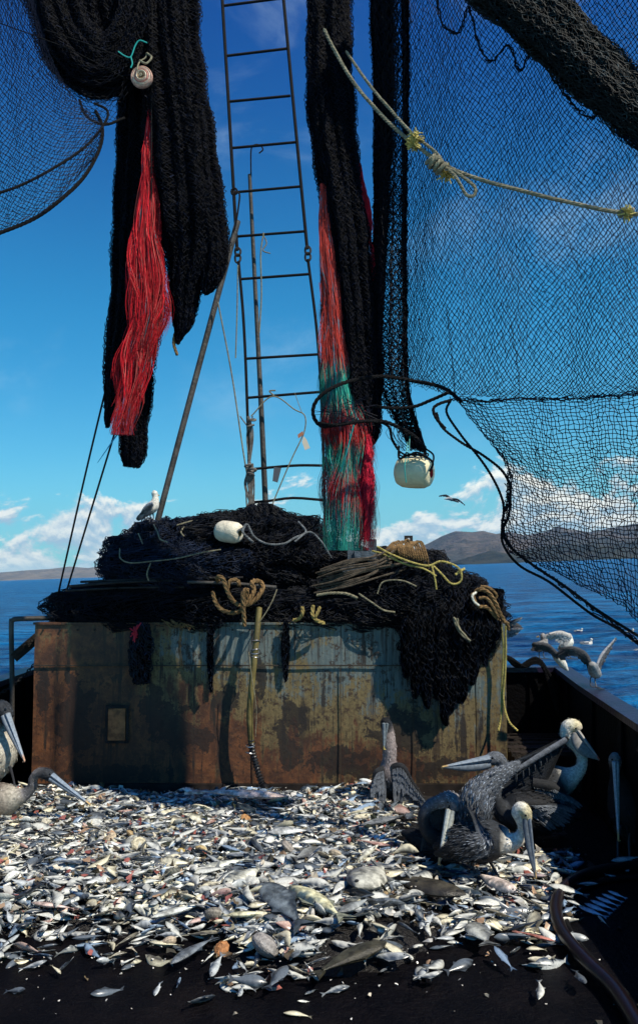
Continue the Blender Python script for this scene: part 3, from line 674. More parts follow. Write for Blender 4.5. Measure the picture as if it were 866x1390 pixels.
UP2 = [[(x, y + 3, Y + .07) for x, y, Y in row] for row in UP]
mb = MB(); net(mb, grid_surf(UP2), 80, 84, .0012, .005, .03, 42, drop=.1); mb.build('back_layer', m_curt, o, org)
LO = [[(616, 540, 4.2), (700, 541, 4.0), (800, 538, 3.8), (893, 530, 3.6)],
      [(655, 590, 4.15), (720, 605, 3.97), (810, 605, 3.78), (893, 600, 3.6)],
      [(688, 640, 4.1), (740, 660, 3.95), (820, 665, 3.75), (893, 670, 3.6)],
      [(686, 700, 4.1), (745, 722, 3.93), (825, 735, 3.75), (893, 750, 3.6)],
      [(690, 748, 4.1), (760, 780, 3.9), (840, 822, 3.7), (893, 866, 3.6)]]
SL = grid_surf(LO)
mb = MB(); net(mb, SL, 56, 54, .0021, .0034, .014, 43, square=True); mb.build('lower_panel', m_curt, o, org)
# gathered left edge strip
mb = MB()
EDG = [[(502, -110, 4.5), (548, -110, 4.4)], [(508, 100, 4.5), (552, 100, 4.4)], [(508, 280, 4.5), (550, 280, 4.4)], [(506, 420, 4.5), (550, 420, 4.4)], [(512, 520, 4.5), (552, 530, 4.4)], [(545, 585, 4.4), (566, 590, 4.38)], [(556, 605, 4.38), (576, 612, 4.36)]]
SE = grid_surf([[(a[0], a[1], a[2]), ((a[0] + b[0]) / 2, (a[1] + b[1]) / 2, 4.38), (b[0], b[1], b[2])] for a, b in EDG])
for k in range(4): net(mb, SE, 18, 150, .0018, .004, .014 + .003 * k, 50 + k)
mb.build('edge_strip', m_twine, o, org)
mb = MB(); fold(mb, [(516, -90, 4.5, 14), (520, 80, 4.5, 13), (519, 220, 4.5, 11), (516, 330, 4.5, 8), (514, 430, 4.5, 5)], 4, .18, 61); fold(mb, [(548, -90, 4.4, 6), (551, 120, 4.4, 4), (549, 300, 4.4, 3), (550, 420, 4.4, 2.5), (553, 530, 4.38, 2.5), (575, 610, 4.36, 2.5)], 3, .2, 62, cell=.03); mb.build('gathered_fold', [m_twine, m_core], o, org)
# seam rows and laced gathers
mb = MB(); sg = random.Random(5)
def lace(pts, amp, n, r):
    p = spl(PX(pts), n)
    q = p + np.array([[sg.gauss(0, amp), sg.gauss(0, amp), sg.gauss(0, amp)] for _ in p]); mb.tube(q, r, 5)
for k in range(3): lace([(612, 540 + k, 4.2), (660, 545, 4.1), (705, 541, 4.0), (760, 541, 3.9), (820, 538, 3.8), (900, 532, 3.7)], .006, 90, .0028)
for k in range(2): lace([(618, 540, 4.2), (612, 470, 4.18), (606, 420, 4.2)], .004, 40, .0016)
for k in range(2): lace([(705, 540, 4.0), (700, 480, 4.0), (694, 440, 4.0)], .004, 30, .0013)
lace([(820, 430, 3.8), (790, 380, 3.8), (760, 300, 3.85), (735, 240, 3.95)], .005, 50, .0012)
lace([(575, 470, 4.25), (566, 420, 4.25), (563, 350, 4.28)], .006, 40, .0012)
for k in range(3): lace([(590, -20, 4.2), (600, 30, 4.2), (622, 45, 4.2), (636, 10, 4.15), (650, 62, 4.1), (668, 84, 4.1), (690, 62, 4.05), (705, 96, 4.0), (722, 72, 4.0), (750, 105, 3.95), (775, 140, 3.9), (800, 160, 3.88), (815, 150, 3.85)], .005, 110, .0035)
for k in range(3): lace([(690, 640, 4.08), (688, 680, 4.08), (683, 720, 4.08), (700, 750, 4.03), (735, 775, 3.96), (770, 800, 3.9), (820, 838, 3.75), (880, 880, 3.6)], .007, 110, .0028)
mb.build('seam_lacing', m_twine, o, org)
# rolled top
mb = MB(); fold(mb, [(560, -120, 4.15, 46), (640, -57, 4.1, 48), (720, 13, 4.0, 43), (790, 82, 3.9, 40), (850, 136, 3.8, 38), (960, 222, 3.7, 38)], 4, .07, 63, cell=.018, r=.0021, flat=.6); mb.build('rolled_top', [m_twine_g, m_core], o, org)
# bottom border ropes
mb = MB()
rope(mb, PX([(592, 560, 4.2), (600, 580, 4.2), (625, 600, 4.18), (655, 618, 4.13), (682, 640, 4.08), (692, 665, 4.08), (690, 700, 4.08), (683, 718, 4.08), (690, 740, 4.06), (720, 765, 3.98), (765, 795, 3.9), (810, 828, 3.78), (870, 866, 3.62), (896, 880, 3.58)]), .0075)
rope(mb, PX([(612, 542, 4.22), (606, 560, 4.22), (625, 590, 4.2), (660, 635, 4.15), (682, 680, 4.1), (681, 715, 4.1), (683, 740, 4.08), (705, 768, 4.02), (745, 790, 3.94), (800, 832, 3.82), (840, 855, 3.72), (894, 896, 3.56)]), .0072)
rope(mb, PX([(612, 543, 4.2), (596, 548, 4.2), (588, 555, 4.2), (592, 568, 4.2), (604, 582, 4.2)]), .009)
rope(mb, PX([(626, 545, 4.18), (600, 526, 4.25), (560, 517, 4.3), (520, 511, 4.3), (480, 516, 4.25), (450, 527, 4.2), (430, 543, 4.2), (425, 562, 4.22), (436, 578, 4.25), (462, 576, 4.22), (492, 572, 4.2), (520, 572, 4.2), (545, 582, 4.25), (562, 592, 4.3), (574, 606, 4.32), (577, 620, 4.33)]), .011)
rope(mb, PX([(505, 551, 4.3), (535, 554, 4.28), (562, 552, 4.28), (585, 543, 4.25), (608, 533, 4.2)]), .010)
rope(mb, PX([(432, 574, 4.2), (460, 577, 4.15), (490, 572, 4.15), (515, 573, 4.2), (528, 580, 4.25), (532, 596, 4.28), (540, 610, 4.3)]), .008)
mb.build('border_rope', m_rope_dark, o, org)
mb = MB()
for k in range(46):
    a = (432 + sg.random() * 60, 545 + sg.random() * 32); mb.tube(spl(PX([(a[0], a[1], 4.2), (a[0] + sg.gauss(0, 8), a[1] + sg.gauss(0, 8), 4.2), (a[0] + sg.gauss(0, 14), a[1] + sg.gauss(0, 12), 4.22)]), 6), .0014, 3, c=(3, 3, 3))
mb.build('frayed_mesh', m_twine, o, org); mb = MB()
for k in range(26):
    u = k / 25; x = 530 + 40 * u; mb.tube(spl(PX([(x, 575 + 20 * u, 4.3), (x + sg.gauss(0, 4), 590 + 10 * u, 4.3), (548 + 24 * u + sg.gauss(0, 3), 612, 4.32)]), 6), .0016, 3)
mb.build('frayed_mesh', m_twine, o, org)

# barrel float under the curtain
def barrel(name, label, ctr, ax, length, r, mat, red=True, group=None):
    o = empty(name, ctr, label, 'float', group); org = np.array(ctr, float); ax = nrm(ax); mb = MB()
    prof = [(-.5, .30), (-.49, .62), (-.44, .82), (-.3, .97), (-.1, 1.0), (.1, 1.0), (.3, .97), (.44, .82), (.49, .62), (.5, .30)]
    q = [org + ax * length * a for a, _ in prof]; q = np.array(q)
    rr = np.array([b for _, b in prof]) * r
    th = np.arange(36) * 2 * math.pi / 36; A = nrm(np.cross(ax, (0, 0, 1))); B = np.cross(A, ax)
    V = []
    for c, r_ in zip(q, rr):
        for t_ in th:
            k = 1 + .02 * mn.noise((c[0] * 9 + math.cos(t_) * 2, math.sin(t_) * 2, c[2] * 9)); V.append(c + (A * math.cos(t_) + B * math.sin(t_)) * r_ * k)
    n = 36; mb.add(V, [(i * n + j, i * n + (j + 1) % n, (i + 1) * n + (j + 1) % n, (i + 1) * n + j) for i in range(len(q) - 1) for j in range(n)]); mb.build('float_body', mat, o, org)
    mb = MB()
    for s in (-1, 1):   # recessed hole lined in red or brown
        a = org + ax * length * .5 * s; ring = [a, a - ax * s * length * .25]
        V = [p + (A * math.cos(t_) + B * math.sin(t_)) * r * (.30 if k == 0 else .2) for k, p in enumerate(ring) for t_ in th]; V.append(ring[1])
        mb.add(V[:-1], [(j, (j + 1) % n, n + (j + 1) % n, n + j) for j in range(n)]); mb.add(V[n:], [(j, (j + 1) % n, n) for j in range(n)])
    mb.build('centre_hole', M('hole_' + name, (.38, .03, .03) if red else (.14, .11, .05), .6, .3), o, org); return o
c1 = Pw(562, 641, 4.33)
barrel('barrel_float', 'cream barrel float hanging from ropes under the big net', c1, (1, -.55, -.12), 50 * mpx(4.33), 22 * mpx(4.33), m_foam)
mb = MB(); plain(mb, PX([(541, 606, 4.33), (542, 622, 4.28), (556, 617, 4.24), (575, 619, 4.22), (587, 628, 4.2), (583, 640, 4.2)]), .006); plain(mb, PX([(541, 612, 4.3), (552, 618, 4.26), (566, 614, 4.24), (582, 622, 4.22)]), .005); plain(mb, PX([(576, 608, 4.32), (588, 618, 4.28), (586, 634, 4.2)]), .005)
for px in (545, 553, 562, 570, 578): th = np.linspace(0, 6.28, 13); c = Pw(px, 617, 4.25); mb.tube([c + np.array([.012 * math.cos(q), .008 * math.sin(q), .010 * math.sin(q * 1) + .003 * math.cos(3 * q)]) for q in th], .004, 5, cap=False)
tag(mb.build('lashing', m_rope_dark, origin=Pw(560, 618, 4.25)), 'black rope lashing knotted on top of the hanging barrel float', 'rope')
ro('teal_twine', 'thin teal twine looped down around the hanging barrel float', 'twine', [(PX([(553, 600, 4.3), (551, 620, 4.25), (549, 634, 4.235), (551, 655, 4.25)]), .0028, 'p'), (PX([(556, 592, 4.3), (555, 612, 4.26), (553, 628, 4.235)]), .002, 'p')], bpy.data.materials['teal_line'])
ro('teal_twine', 'long teal twine hanging down over the red and teal fringe', 'twine', [(PX([(480, 577, 4.13), (474, 600, 4.15), (468, 622, 4.17), (463, 640, 4.2)]), .004, 'p')], bpy.data.materials['teal_line'])

# cross rope with the knots
o = empty('tied_rope', Pw(600, 228, 3.95), 'pale doubled rope with a big knot strung across the net curtain', 'rope'); org = Pw(600, 228, 3.95)
mb = MB()
rope(mb, PX([(440, 40, 4.35), (456, 72, 4.3), (480, 112, 4.2), (510, 148, 4.12), (540, 178, 4.03), (565, 198, 3.97), (600, 222, 3.93), (640, 240, 3.88), (700, 257, 3.8), (760, 272, 3.72), (820, 285, 3.64), (866, 291, 3.58), (960, 300, 3.45)]), .0105, n=160)
rope(mb, PX([(470, 70, 4.32), (482, 88, 4.25), (505, 120, 4.15), (535, 155, 4.05), (560, 182, 3.97), (590, 206, 3.93), (605, 226, 3.9)]), .0085, n=90)
mb.build('line', m_polyrope, o, org)
mb = MB(); rope(mb, PX([(598, 222, 3.9), (615, 236, 3.88), (624, 250, 3.87), (632, 264, 3.87), (642, 266, 3.87), (645, 256, 3.87), (636, 246, 3.87), (618, 234, 3.88), (600, 226, 3.9)]), .009, n=90); mb.build('loop', m_polyrope, o, org)
mb = MB()
T = nrm(Pw(600, 228, 3.9) - Pw(580, 210, 3.9)); A = nrm(np.cross(T, (0, 1, 0))); th = np.linspace(0, 6.6, 14); kg = random.Random(3)
for k in range(4):
    u = k / 3; c = Pw(584 + 15 * u, 216 + 13 * u, 3.9); ti = kg.uniform(-.35, .35)
    rope(mb, [c + (A * math.cos(q) + np.array([0, 1, 0]) * math.sin(q)) * (.027 + .004 * (k % 2)) + T * (.022 * math.sin(q + k) * ti * 2) for q in th], .0105, n=60)
mb.build('knot', m_polyrope, o, org)
def fuzz(c, r, n, seed=0):
    g = np.random.default_rng(seed); mb = MB()
    for _ in range(n):
        d = nrm(g.normal(0, 1, 3)); a = c + d * r * .2; b = c + d * r * (.7 + .5 * g.random()) + g.normal(0, r * .25, 3); mb.tube(spl([a, (a + b) / 2 + g.normal(0, r * .2, 3), b], 5), .0035, 3)
    return mb
for i, (px, py, r) in enumerate(((564, 188, .038), (560, 196, .03), (606, 236, .036), (850, 289, .03))):
    fuzz(Pw(px, py, 3.95 if i < 3 else 3.58), r, 60, i).build('whipping', m_yellow, o, org)
mb = MB()
for px in (843, 850, 857): c = Pw(px, 289, 3.6); th = np.linspace(0, 6.28, 13); mb.tube([c + np.array([.002 * math.sin(q), .017 * math.cos(q), .017 * math.sin(q)]) for q in th], .008, 6, cap=False)
mb.build('knot', m_polyrope, o, org)

# ------------------------------------------------------------------ mast ladder, poles, stays
YL = 6.35
o = empty('mast_ladder', Pw(385, 700, YL), 'tall black iron ladder rising from the net heap to the top', 'ladder'); org = Pw(385, 700, YL)
mb = MB(); plain(mb, PX([(300, -60), (302, 0), (311, 150), (322, 340)], YL), .014); plain(mb, PX([(324, 355), (331, 440), (336, 560), (341, 740)], YL), .012); mb.build('rail', m_iron, o, org)
mb = MB(); plain(mb, PX([(379, -60), (385, 0), (400, 160), (417, 338)], YL), .014); plain(mb, PX([(418, 352), (430, 450), (437, 560), (442, 740)], YL), .012); mb.build('rail', m_iron, o, org)
for r_ in ([(302, 8), (386, -3)], [(306, 76), (389, 66)], [(310, 138), (394, 130)], [(314, 201), (401, 193)], [(318, 261), (408, 253)], [(321, 321), (413, 314)], [(325, 379), (420, 372)], [(332, 487), (432, 481)], [(336, 540), (435, 532)], [(340, 637), (400, 632), (440, 632)], [(341, 682), (365, 680), (398, 676), (440, 679)]):
    mb = MB(); plain(mb, PX(r_, YL), .011, n=10); mb.build('rung', m_iron, o, org)
for px, py in ((323, 346), (418, 344)):
    mb = MB(); c = Pw(px, py, YL); th = np.linspace(0, 6.28, 17)
    for dz in (-.03, .025): mb.tube([c + np.array([.022 * math.cos(q), .008 * math.sin(2 * q), dz + .035 * math.sin(q)]) for q in th], .009, 6, cap=False)
    mb.build('shackle', m_steel, o, org)
o = empty('upright_pole', Pw(355, 700, 6.2), 'thin grey upright pole with wire hook standing behind the ladder', 'pole'); org = Pw(355, 700, 6.2)
mb = MB(); mb.tube(spl(PX([(339, 237), (349, 440), (355, 560), (363, 740)], 6.45), 20), np.linspace(.015, .024, 20), 10); mb.build('shaft', m_pole, o, org)
mb = MB(); plain(mb, PX([(341, 240), (341, 205), (345, 197), (353, 197), (357, 203), (352, 208)], 6.45), .006); mb.build('hook', m_iron, o, org)
ob = ro('slanting_boom', 'grey steel boom slanting down behind the left net to the heap', 'boom', [(PX([(323, 300, 6.3), (268, 505, 6.25), (212, 716, 6.2)]), .024, 'p')], m_pole)
ro('boom_wire', 'thin dark wire loop from the ladder to the boom top', 'wire', [(PX([(317, 262), (325, 263), (324, 280), (320, 305), (317, 315)], 6.25), .007, 'p'), (PX([(314, 258), (320, 256), (322, 262), (316, 264), (314, 259)], 6.25), .008, 'p')], m_iron)
ro('stay_wire', 'thin stay wire at the far left, the left one of two', 'wire', [(PX([(152, 495, 5.6), (115, 650, 5.75), (76, 822, 5.95)]), .007, 'p')], m_iron)
ro('stay_wire', 'thin stay wire coming down from the tip of the red fringe, right one of two', 'wire', [(PX([(160, 575, 5.6), (125, 690, 5.75), (84, 825, 5.95)]), .007, 'p')], m_iron)
ro('guy_line', 'pale thin line from the left net down to the ladder foot', 'line', [(PX([(296, 410, 6.2), (315, 510, 6.25), (333, 630, 6.3), (348, 705, 6.3)]), .006, 'p')], m_polyrope)
ro('loose_cord', 'short cord hanging beside the left ladder rail', 'cord', [(PX([(323, 360), (322, 420), (320, 486)], 6.25), .005, 'p')], m_polyrope)
ro('loose_cord', 'pale cord hanging in front of the upright pole with frayed top', 'cord', [(PX([(358, 316), (354, 345), (355, 400), (352, 452)], 6.3), .006, 'p'), (PX([(357, 318), (362, 330), (357, 340), (367, 344)], 6.3), .005, 'p')], m_polyrope)
mb = MB(); g = random.Random(3)
for k in range(16):
    x = 340 + g.gauss(0, 3); plain(mb, PX([(x, 630 + g.gauss(0, 4)), (x + g.gauss(0, 3), 660), (x + 4 + g.gauss(0, 4), 705 + g.gauss(0, 5))], 6.3), .006)
for k in range(6): plain(mb, PX([(337 + g.gauss(0, 3), 565), (341 + g.gauss(0, 3), 590), (339, 632)], 6.3), .005)
for k in range(5): c = Pw(339 + g.gauss(0, 2), (570, 578, 632, 638, 644)[k], 6.28); th = np.linspace(0, 6.28, 12); mb.tube([c + np.array([.025 * math.cos(q), .02 * math.sin(q), .008 * math.sin(q + k)]) for q in th], .009, 5, cap=False)
tag(mb.build('rope_bunch', M('weathered_rope', (.12, .11, .10), .8, .2, vary=.4, vscale=30), origin=Pw(340, 640, 6.3)), 'bunch of grey weathered cords tied on the lower left ladder rail', 'rope')
o = empty('tag_line', Pw(400, 600, 6.25), 'thin line with cloth and card tags tied between ladder rungs', 'line'); org = Pw(400, 600, 6.25)
mb = MB(); plain(mb, PX([(341, 565), (370, 538), (400, 556), (412, 562), (415, 572), (413, 586), (408, 598), (395, 625), (375, 672), (364, 700)], 6.25), .005); plain(mb, PX([(372, 537), (366, 531), (374, 530)], 6.25), .006); plain(mb, PX([(400, 533), (406, 550), (410, 560)], 6.25), .0025); mb.build('string', m_polyrope, o, org)
def plate(pts, Y, th, mat, nm):
    mb = MB(); q = [Pw(x, y, Y) for x, y in pts]; n = len(q); V = q + [p + np.array([0, th, 0]) for p in q]
    mb.add(V[:n], [tuple(range(n))]); mb.add(V[n:], [tuple(range(n))[::-1]])
    for i in range(n): mb.add([V[i], V[(i + 1) % n], V[n + (i + 1) % n], V[n + i]], [(0, 1, 2, 3)])
    mb.build(nm, mat, o, org, smooth=False)
plate([(412, 592), (416, 596), (421, 608), (414, 611), (410, 600)], 6.24, .004, M('cloth_tag', (.55, .5, .42), .8, .2), 'cloth_tag')
plate([(372, 634), (382, 635), (377, 655), (370, 653)], 6.23, .004, M('card_tag', (.07, .08, .10), .6, .3), 'card_tag')
plate([(404, 590), (411, 585), (412, 590), (405, 595)], 6.24, .006, M('cork', (.35, .14, .08), .7, .3), 'cork_float')

# ------------------------------------------------------------------ net heap on the bin
def lump(mb, ctr, rad, seed, cell=.022, rough=.17, matc=1, matt=0, r=.0021, power=1.0, twc=1.0):
    g = np.random.default_rng(seed); ctr = np.array(ctr); rad = np.array(rad)
    def S(u, v, k=1.0):
        th = u * 2 * math.pi; ph = v * math.pi; d = np.stack([np.sin(ph) * np.cos(th), np.sin(ph) * np.sin(th), np.cos(ph)], -1)
        sg_ = np.sign(d) * np.abs(d) ** power
        P = ctr + sg_ * rad
        nz = np.array([mn.fractal(Vector((p[0] * 3.2 + seed, p[1] * 3.2, p[2] * 4.2)), .8, 2.1, 5) for p in P])
        rd = np.array([abs(mn.noise(Vector((p[0] * 6 + seed * 2, p[1] * 6, p[2] * 9)))) for p in P])
        return ctr + sg_ * rad * (k * (1 + rough * nz * 1.6 - rough * rd * .9))[:, None]
    nu, nv = 96, 48; U, Vv = np.meshgrid(np.arange(nu) / nu, np.linspace(.001, .999, nv)); V = S(U.ravel(), Vv.ravel(), np.full(U.size, .97))
    i = np.arange(nv - 1)[:, None] * nu; j = np.arange(nu)[None]; k = (j + 1) % nu
    mb.add(V, np.stack([i + j, i + k, i + nu + k, i + nu + j], -1).reshape(-1, 4), matc)
    for lay in range(3):
        nu = int(min(420, 2 * math.pi * max(rad[0], rad[1]) / cell)); nu += nu % 2; nv = int(min(200, math.pi * max(rad[2], rad[1]) / (cell * .8)))
        I, J = np.meshgrid(np.arange(nu), np.arange(nv + 1), indexing='ij')
        kk = 1.0 + .03 * lay + .04 * g.random(I.shape) + .03 * np.sin(I * .31 + J * .17 + lay * 2)
        P = S(((I / nu + .07 * lay + .05 * np.sin(J / nv * 9)) % 1).ravel(), np.clip(J / nv, .02, .98).ravel(), kk.ravel()).reshape(nu, nv + 1, 3) + g.normal(0, cell * .28, (nu, nv + 1, 3))
        As, Bs = [], []
        for i in range(nu):
            j0 = np.arange(i % 2, nv, 2); As += [P[i, j0], P[i, j0]]; Bs += [P[(i + 1) % nu, j0 + 1], P[i - 1, j0 + 1]]
        A_, B_ = np.concatenate(As), np.concatenate(Bs)
        keep = (A_[:, 1] < ctr[1] + rad[1] * .6) & (g.random(len(A_)) > .12)
        A_, B_ = A_[keep], B_[keep]; mb.edges(A_, B_, r * (.8 + .5 * g.random(len(A_))), matt, np.clip(g.normal(1, .6, (len(A_), 1)), .2, 4) * twc * np.ones((1, 3)))
def at(px, py, Y): return Pw(px, py, Y)
def elp(px0, px1, py0, py1, Y, ry):
    c = Pw((px0 + px1) / 2, (py0 + py1) / 2, Y); return c, ((px1 - px0) / 2 * mpx(Y), ry, (py1 - py0) / 2 * mpx(Y))
m_twine_h = M('net_twine_heap', (.0018, .0032, .0075), .5, .16, vary=.5, vscale=12)
mb = MB()
c, r_ = elp(140, 305, 706, 800, 6.15, .36); lump(mb, c, r_, 101, twc=3.5)  # raised twine colour paints the pale sheen on this lump
c, r_ = elp(225, 470, 700, 805, 6.2, .38); lump(mb, c, r_, 102)
c, r_ = elp(150, 360, 735, 800, 5.98, .30); lump(mb, c, r_, 103, twc=3.2)  # sheen painted here too, by lighter twine colour
tag(mb.build('net_pile', [m_twine_h, m_core], origin=Pw(300, 790, 6.1)), 'rounded heap of crumpled black net with a cream float on it', 'net pile')
mb = MB()
c, r_ = elp(78, 420, 786, 860, 6.1, .34); lump(mb, c, r_, 104, power=.8, rough=.12)
c, r_ = elp(330, 660, 790, 862, 6.1, .34); lump(mb, c, r_, 105, power=.8, rough=.12)
tag(mb.build('net_pile', [m_twine_h, m_core], origin=Pw(300, 850, 6.1)), 'long low layer of black net spread on the bin top', 'net pile')
mb = MB()
c, r_ = elp(430, 640, 752, 852, 6.1, .36); lump(mb, c, r_, 106)
c, r_ = elp(520, 672, 778, 885, 5.92, .24); lump(mb, c, r_, 107)
c, r_ = elp(590, 678, 805, 900, 5.86, .18); lump(mb, c, r_, 108)
tag(mb.build('net_pile', [m_twine_h, m_core], origin=Pw(560, 850, 6.0)), 'sloping heap of black net and ropes on the right end of the bin', 'net pile')
# net hanging over the front on the right
mb = MB()
for i, (x, y1, w_) in enumerate(((553, 920, 9), (566, 948, 9), (580, 962, 9), (596, 950, 10), (612, 970, 10), (628, 955, 10), (642, 930, 9), (656, 905, 9), (668, 880, 8), (572, 905, 8), (604, 985, 7), (622, 935, 9))):
    fold(mb, [(x + 8, 800, 5.76, w_), (x + 3, 850, 5.66, w_), (x, (850 + y1) / 2, 5.68, w_ * .95), (x - 1, y1 - 15, 5.70, w_ * .7), (x + g.gauss(0, 3), y1, 5.72, w_ * .25)], 3, .2, 120 + i, cell=.026, flat=.5)
tag(mb.build('net_skirt', [m_twine_h, m_core], origin=Pw(600, 850, 5.7)), 'ragged black net hanging down the right of the bin front', 'hanging net')
# shadowed net bits hanging on the front
mb = MB(); fold(mb, [(195, 846, 5.72, 7), (191, 870, 5.71, 12), (190, 900, 5.72, 12), (192, 928, 5.73, 8)], 4, .25, 131, cell=.02, r=.0032, flat=.4); o = mb.build('net_scrap', [m_twine_h, m_core], origin=Pw(191, 846, 5.72)); tag(o, 'small black net scrap with a red rag hanging on the bin front', 'net scrap')
mb = MB(); c = Pw(184, 858, 5.68)
for k in range(40): d = np.array([g.gauss(0, .016), g.gauss(0, .01), g.gauss(0, .03)]); mb.tube(spl([c, c + d * .6 + [0, -.01, 0], c + d], 5), .004, 4)
mb.build('red_rag', M('red_rag', (.45, .02, .04), .6, .3), o, np.array(o.location))
def strand_bunch(name, label, cat, pts, n, spread, r, mat, Y, group=None, seed=0):
    mb = MB(); g = random.Random(seed)
    for k in range(n):
        ox, oy = g.gauss(0, spread), g.gauss(0, spread * .5)
        q = [(x + ox + g.gauss(0, spread * .5), y + oy + g.gauss(0, spread * .4), Y + g.gauss(0, .008)) for x, y in pts]; plain(mb, PX(q), r)
    return tag(mb.build(name, mat, origin=Pw(pts[0][0], pts[0][1], Y)), label, cat, group)
strand_bunch('frayed_twine', 'frayed tan twine knot on the bin edge beside the red rag', 'twine', [(230, 842), (242, 850), (252, 846), (262, 852)], 7, 3.5, .003, m_manila, 5.74, seed=1)
strand_bunch('frayed_twine', 'thin tan twine dangling down the bin below its knot', 'twine', [(246, 850), (243, 875), (246, 905)], 2, 1.2, .0025, m_manila, 5.77, seed=2)
mb = MB()
for (x, y0, y1, s) in ((287, 845, 940, 1), (388, 845, 925, 2)): fold(mb, [(x, y0, 5.75, 3.5), (x - 1, (y0 + y1) / 2, 5.765, 3.5 + s), (x, y1, 5.77, 1.5)], 3, .2, 140 + s, cell=.022, flat=.35)
tag(mb.build('net_strips', [m_twine_h, m_core], origin=Pw(340, 845, 5.76)), 'two thin black net strips hanging beside the yellow hose', 'hanging net')
# bars lying across the front of the heap
for i, (a, b_, rr) in enumerate((((95, 796, 5.74), (235, 788, 5.72), .010), ((110, 790, 5.76), (330, 784, 5.70), .009), ((255, 790, 5.66), (375, 797, 5.64), .011), ((90, 802, 5.76), (250, 797, 5.74), .008))):
    lab = ('dark bar end at the left along the heap front', 'long dark rod lying across the heap front above the others', 'dark bar that the thick brown rope is looped over', 'lowest thin dark rod at the left of the heap')[i]
    ro('steel_rod', lab, 'rod', [([Pw(*a), (Pw(*a) + Pw(*b_)) / 2 + [0, 0, .008], Pw(*b_)], rr, 'p')], m_pole if i == 2 else m_steel)
# float on the heap
c2 = Pw(311, 722, 5.78)
barrel('barrel_float', 'cream float lying on top of the black net heap', c2, (1, -.55, -.15), 37 * mpx(5.78), 14.8 * mpx(5.78), m_foam2, red=False)
ro('float_line', 'grey rope draped from the heap float across the net', 'rope', [(PX([(322, 721, 5.70), (331, 716, 5.72), (336, 712, 5.75), (345, 728, 5.74), (362, 738, 5.73), (385, 738, 5.74), (400, 730, 5.78), (415, 722, 5.82), (405, 708, 5.9)]), .008, 'r'), (PX([(400, 735, 5.74), (420, 722, 5.8), (436, 735, 5.82), (450, 757, 5.84)]), .007, 'r'), (PX([(333, 712, 5.72), (330, 722, 5.70), (338, 731, 5.70), (344, 736, 5.70)]), .009, 'r')], M('grey_rope', (.10, .11, .12), .7, .3, vary=.5, vscale=40))
ro('heap_rope', 'pale ropes snaking over the left crest of the heap', 'rope', [(PX([(209, 712, 5.85), (214, 722, 5.72), (218, 732, 5.68), (228, 736, 5.68)]), .005, 'r'), (PX([(240, 713, 5.95), (262, 707, 5.98), (278, 706, 6.0)]), .006, 'r'), (PX([(163, 745, 5.75), (164, 758, 5.68), (178, 764, 5.66), (205, 762, 5.62), (240, 758, 5.6), (275, 750, 5.6), (300, 746, 5.62)]), .005, 'r'), (PX([(188, 724, 5.8), (194, 738, 5.72)]), .005, 'r'), (PX([(205, 764, 5.62), (200, 778, 5.62), (202, 788, 5.64)]), .005, 'r'), (PX([(250, 715, 5.9), (246, 722, 5.82), (250, 728, 5.8)]), .006, 'r')], m_polyrope)
# thick brown rope
ro('thick_rope', 'thick twisted brown rope looped over a bar on the bin', 'rope', [(PX([(296, 790, 5.66), (296, 783, 5.6), (303, 786, 5.58), (308, 800, 5.57), (316, 815, 5.56), (328, 822, 5.56), (342, 818, 5.56), (352, 808, 5.57), (357, 797, 5.6), (352, 789, 5.66), (342, 790, 5.6), (345, 802, 5.57), (338, 815, 5.55), (328, 825, 5.55)]), .017, 'r'), (PX([(309, 800, 5.6), (312, 789, 5.6), (322, 787, 5.62), (325, 795, 5.6)]), .015, 'r'), (PX([(289, 803, 5.62), (293, 818, 5.6), (302, 828, 5.58), (318, 832, 5.57), (330, 826, 5.56), (334, 812, 5.54), (336, 800, 5.53), (330, 806, 5.5), (331, 830, 5.5), (332, 850, 5.52)]), .016, 'r')], m_manila)
ro('yellow_strap', 'dull yellow rope ends on the bin edge right of the hose', 'rope', [(PX([(398, 842, 5.72), (406, 840, 5.7), (411, 832, 5.68), (410, 824, 5.7)]), .014, 'r'), (PX([(425, 822, 5.7), (424, 834, 5.68), (430, 842, 5.68), (440, 846, 5.72)]), .015, 'r'), (PX([(434, 824, 5.7), (430, 834, 5.67), (426, 840, 5.68)]), .013, 'r')], M('dull_yellow', (.26, .20, .07), .8, .2, vary=.4, vscale=30, bump=.5, bscale=200))
# rope coils at the right
cr_ = []
g = random.Random(9)
for k in range(16):
    dy = k * 3.0; cr_.append((PX([(432 + g.gauss(0, 6), 805 - dy * .75, 5.80), (470 + g.gauss(0, 5), 796 - dy * .8, 5.72), (505 + g.gauss(0, 8), 783 - dy * .6, 5.72), (535 + g.gauss(0, 10), 768 - dy * .4 + g.gauss(0, 4), 5.78)]), .0075, 'r'))
ro('rope_coil', 'many dark brown ropes lying in sweeps on the right heap', 'rope', cr_, M('dark_manila', (.075, .058, .042), .75, .3, vary=.5, vscale=30, bump=.5, bscale=200))
cr_ = []
for k in range(13):
    x = 533 + k * 2.6; cr_.append((PX([(x - 16, 757 + k * .3, 5.86), (x - 8, 745, 5.84), (x + 2 + k * .4, 736 + g.gauss(0, 1.5), 5.90), (x + 8 + k * .6, 748 + k * .6, 5.82), (x + 10 + k * .6, 760 + k, 5.84)]), .008, 'r'))
ro('rope_coil', 'small tan rope coil standing before the drilled bracket', 'rope', cr_, m_manila)
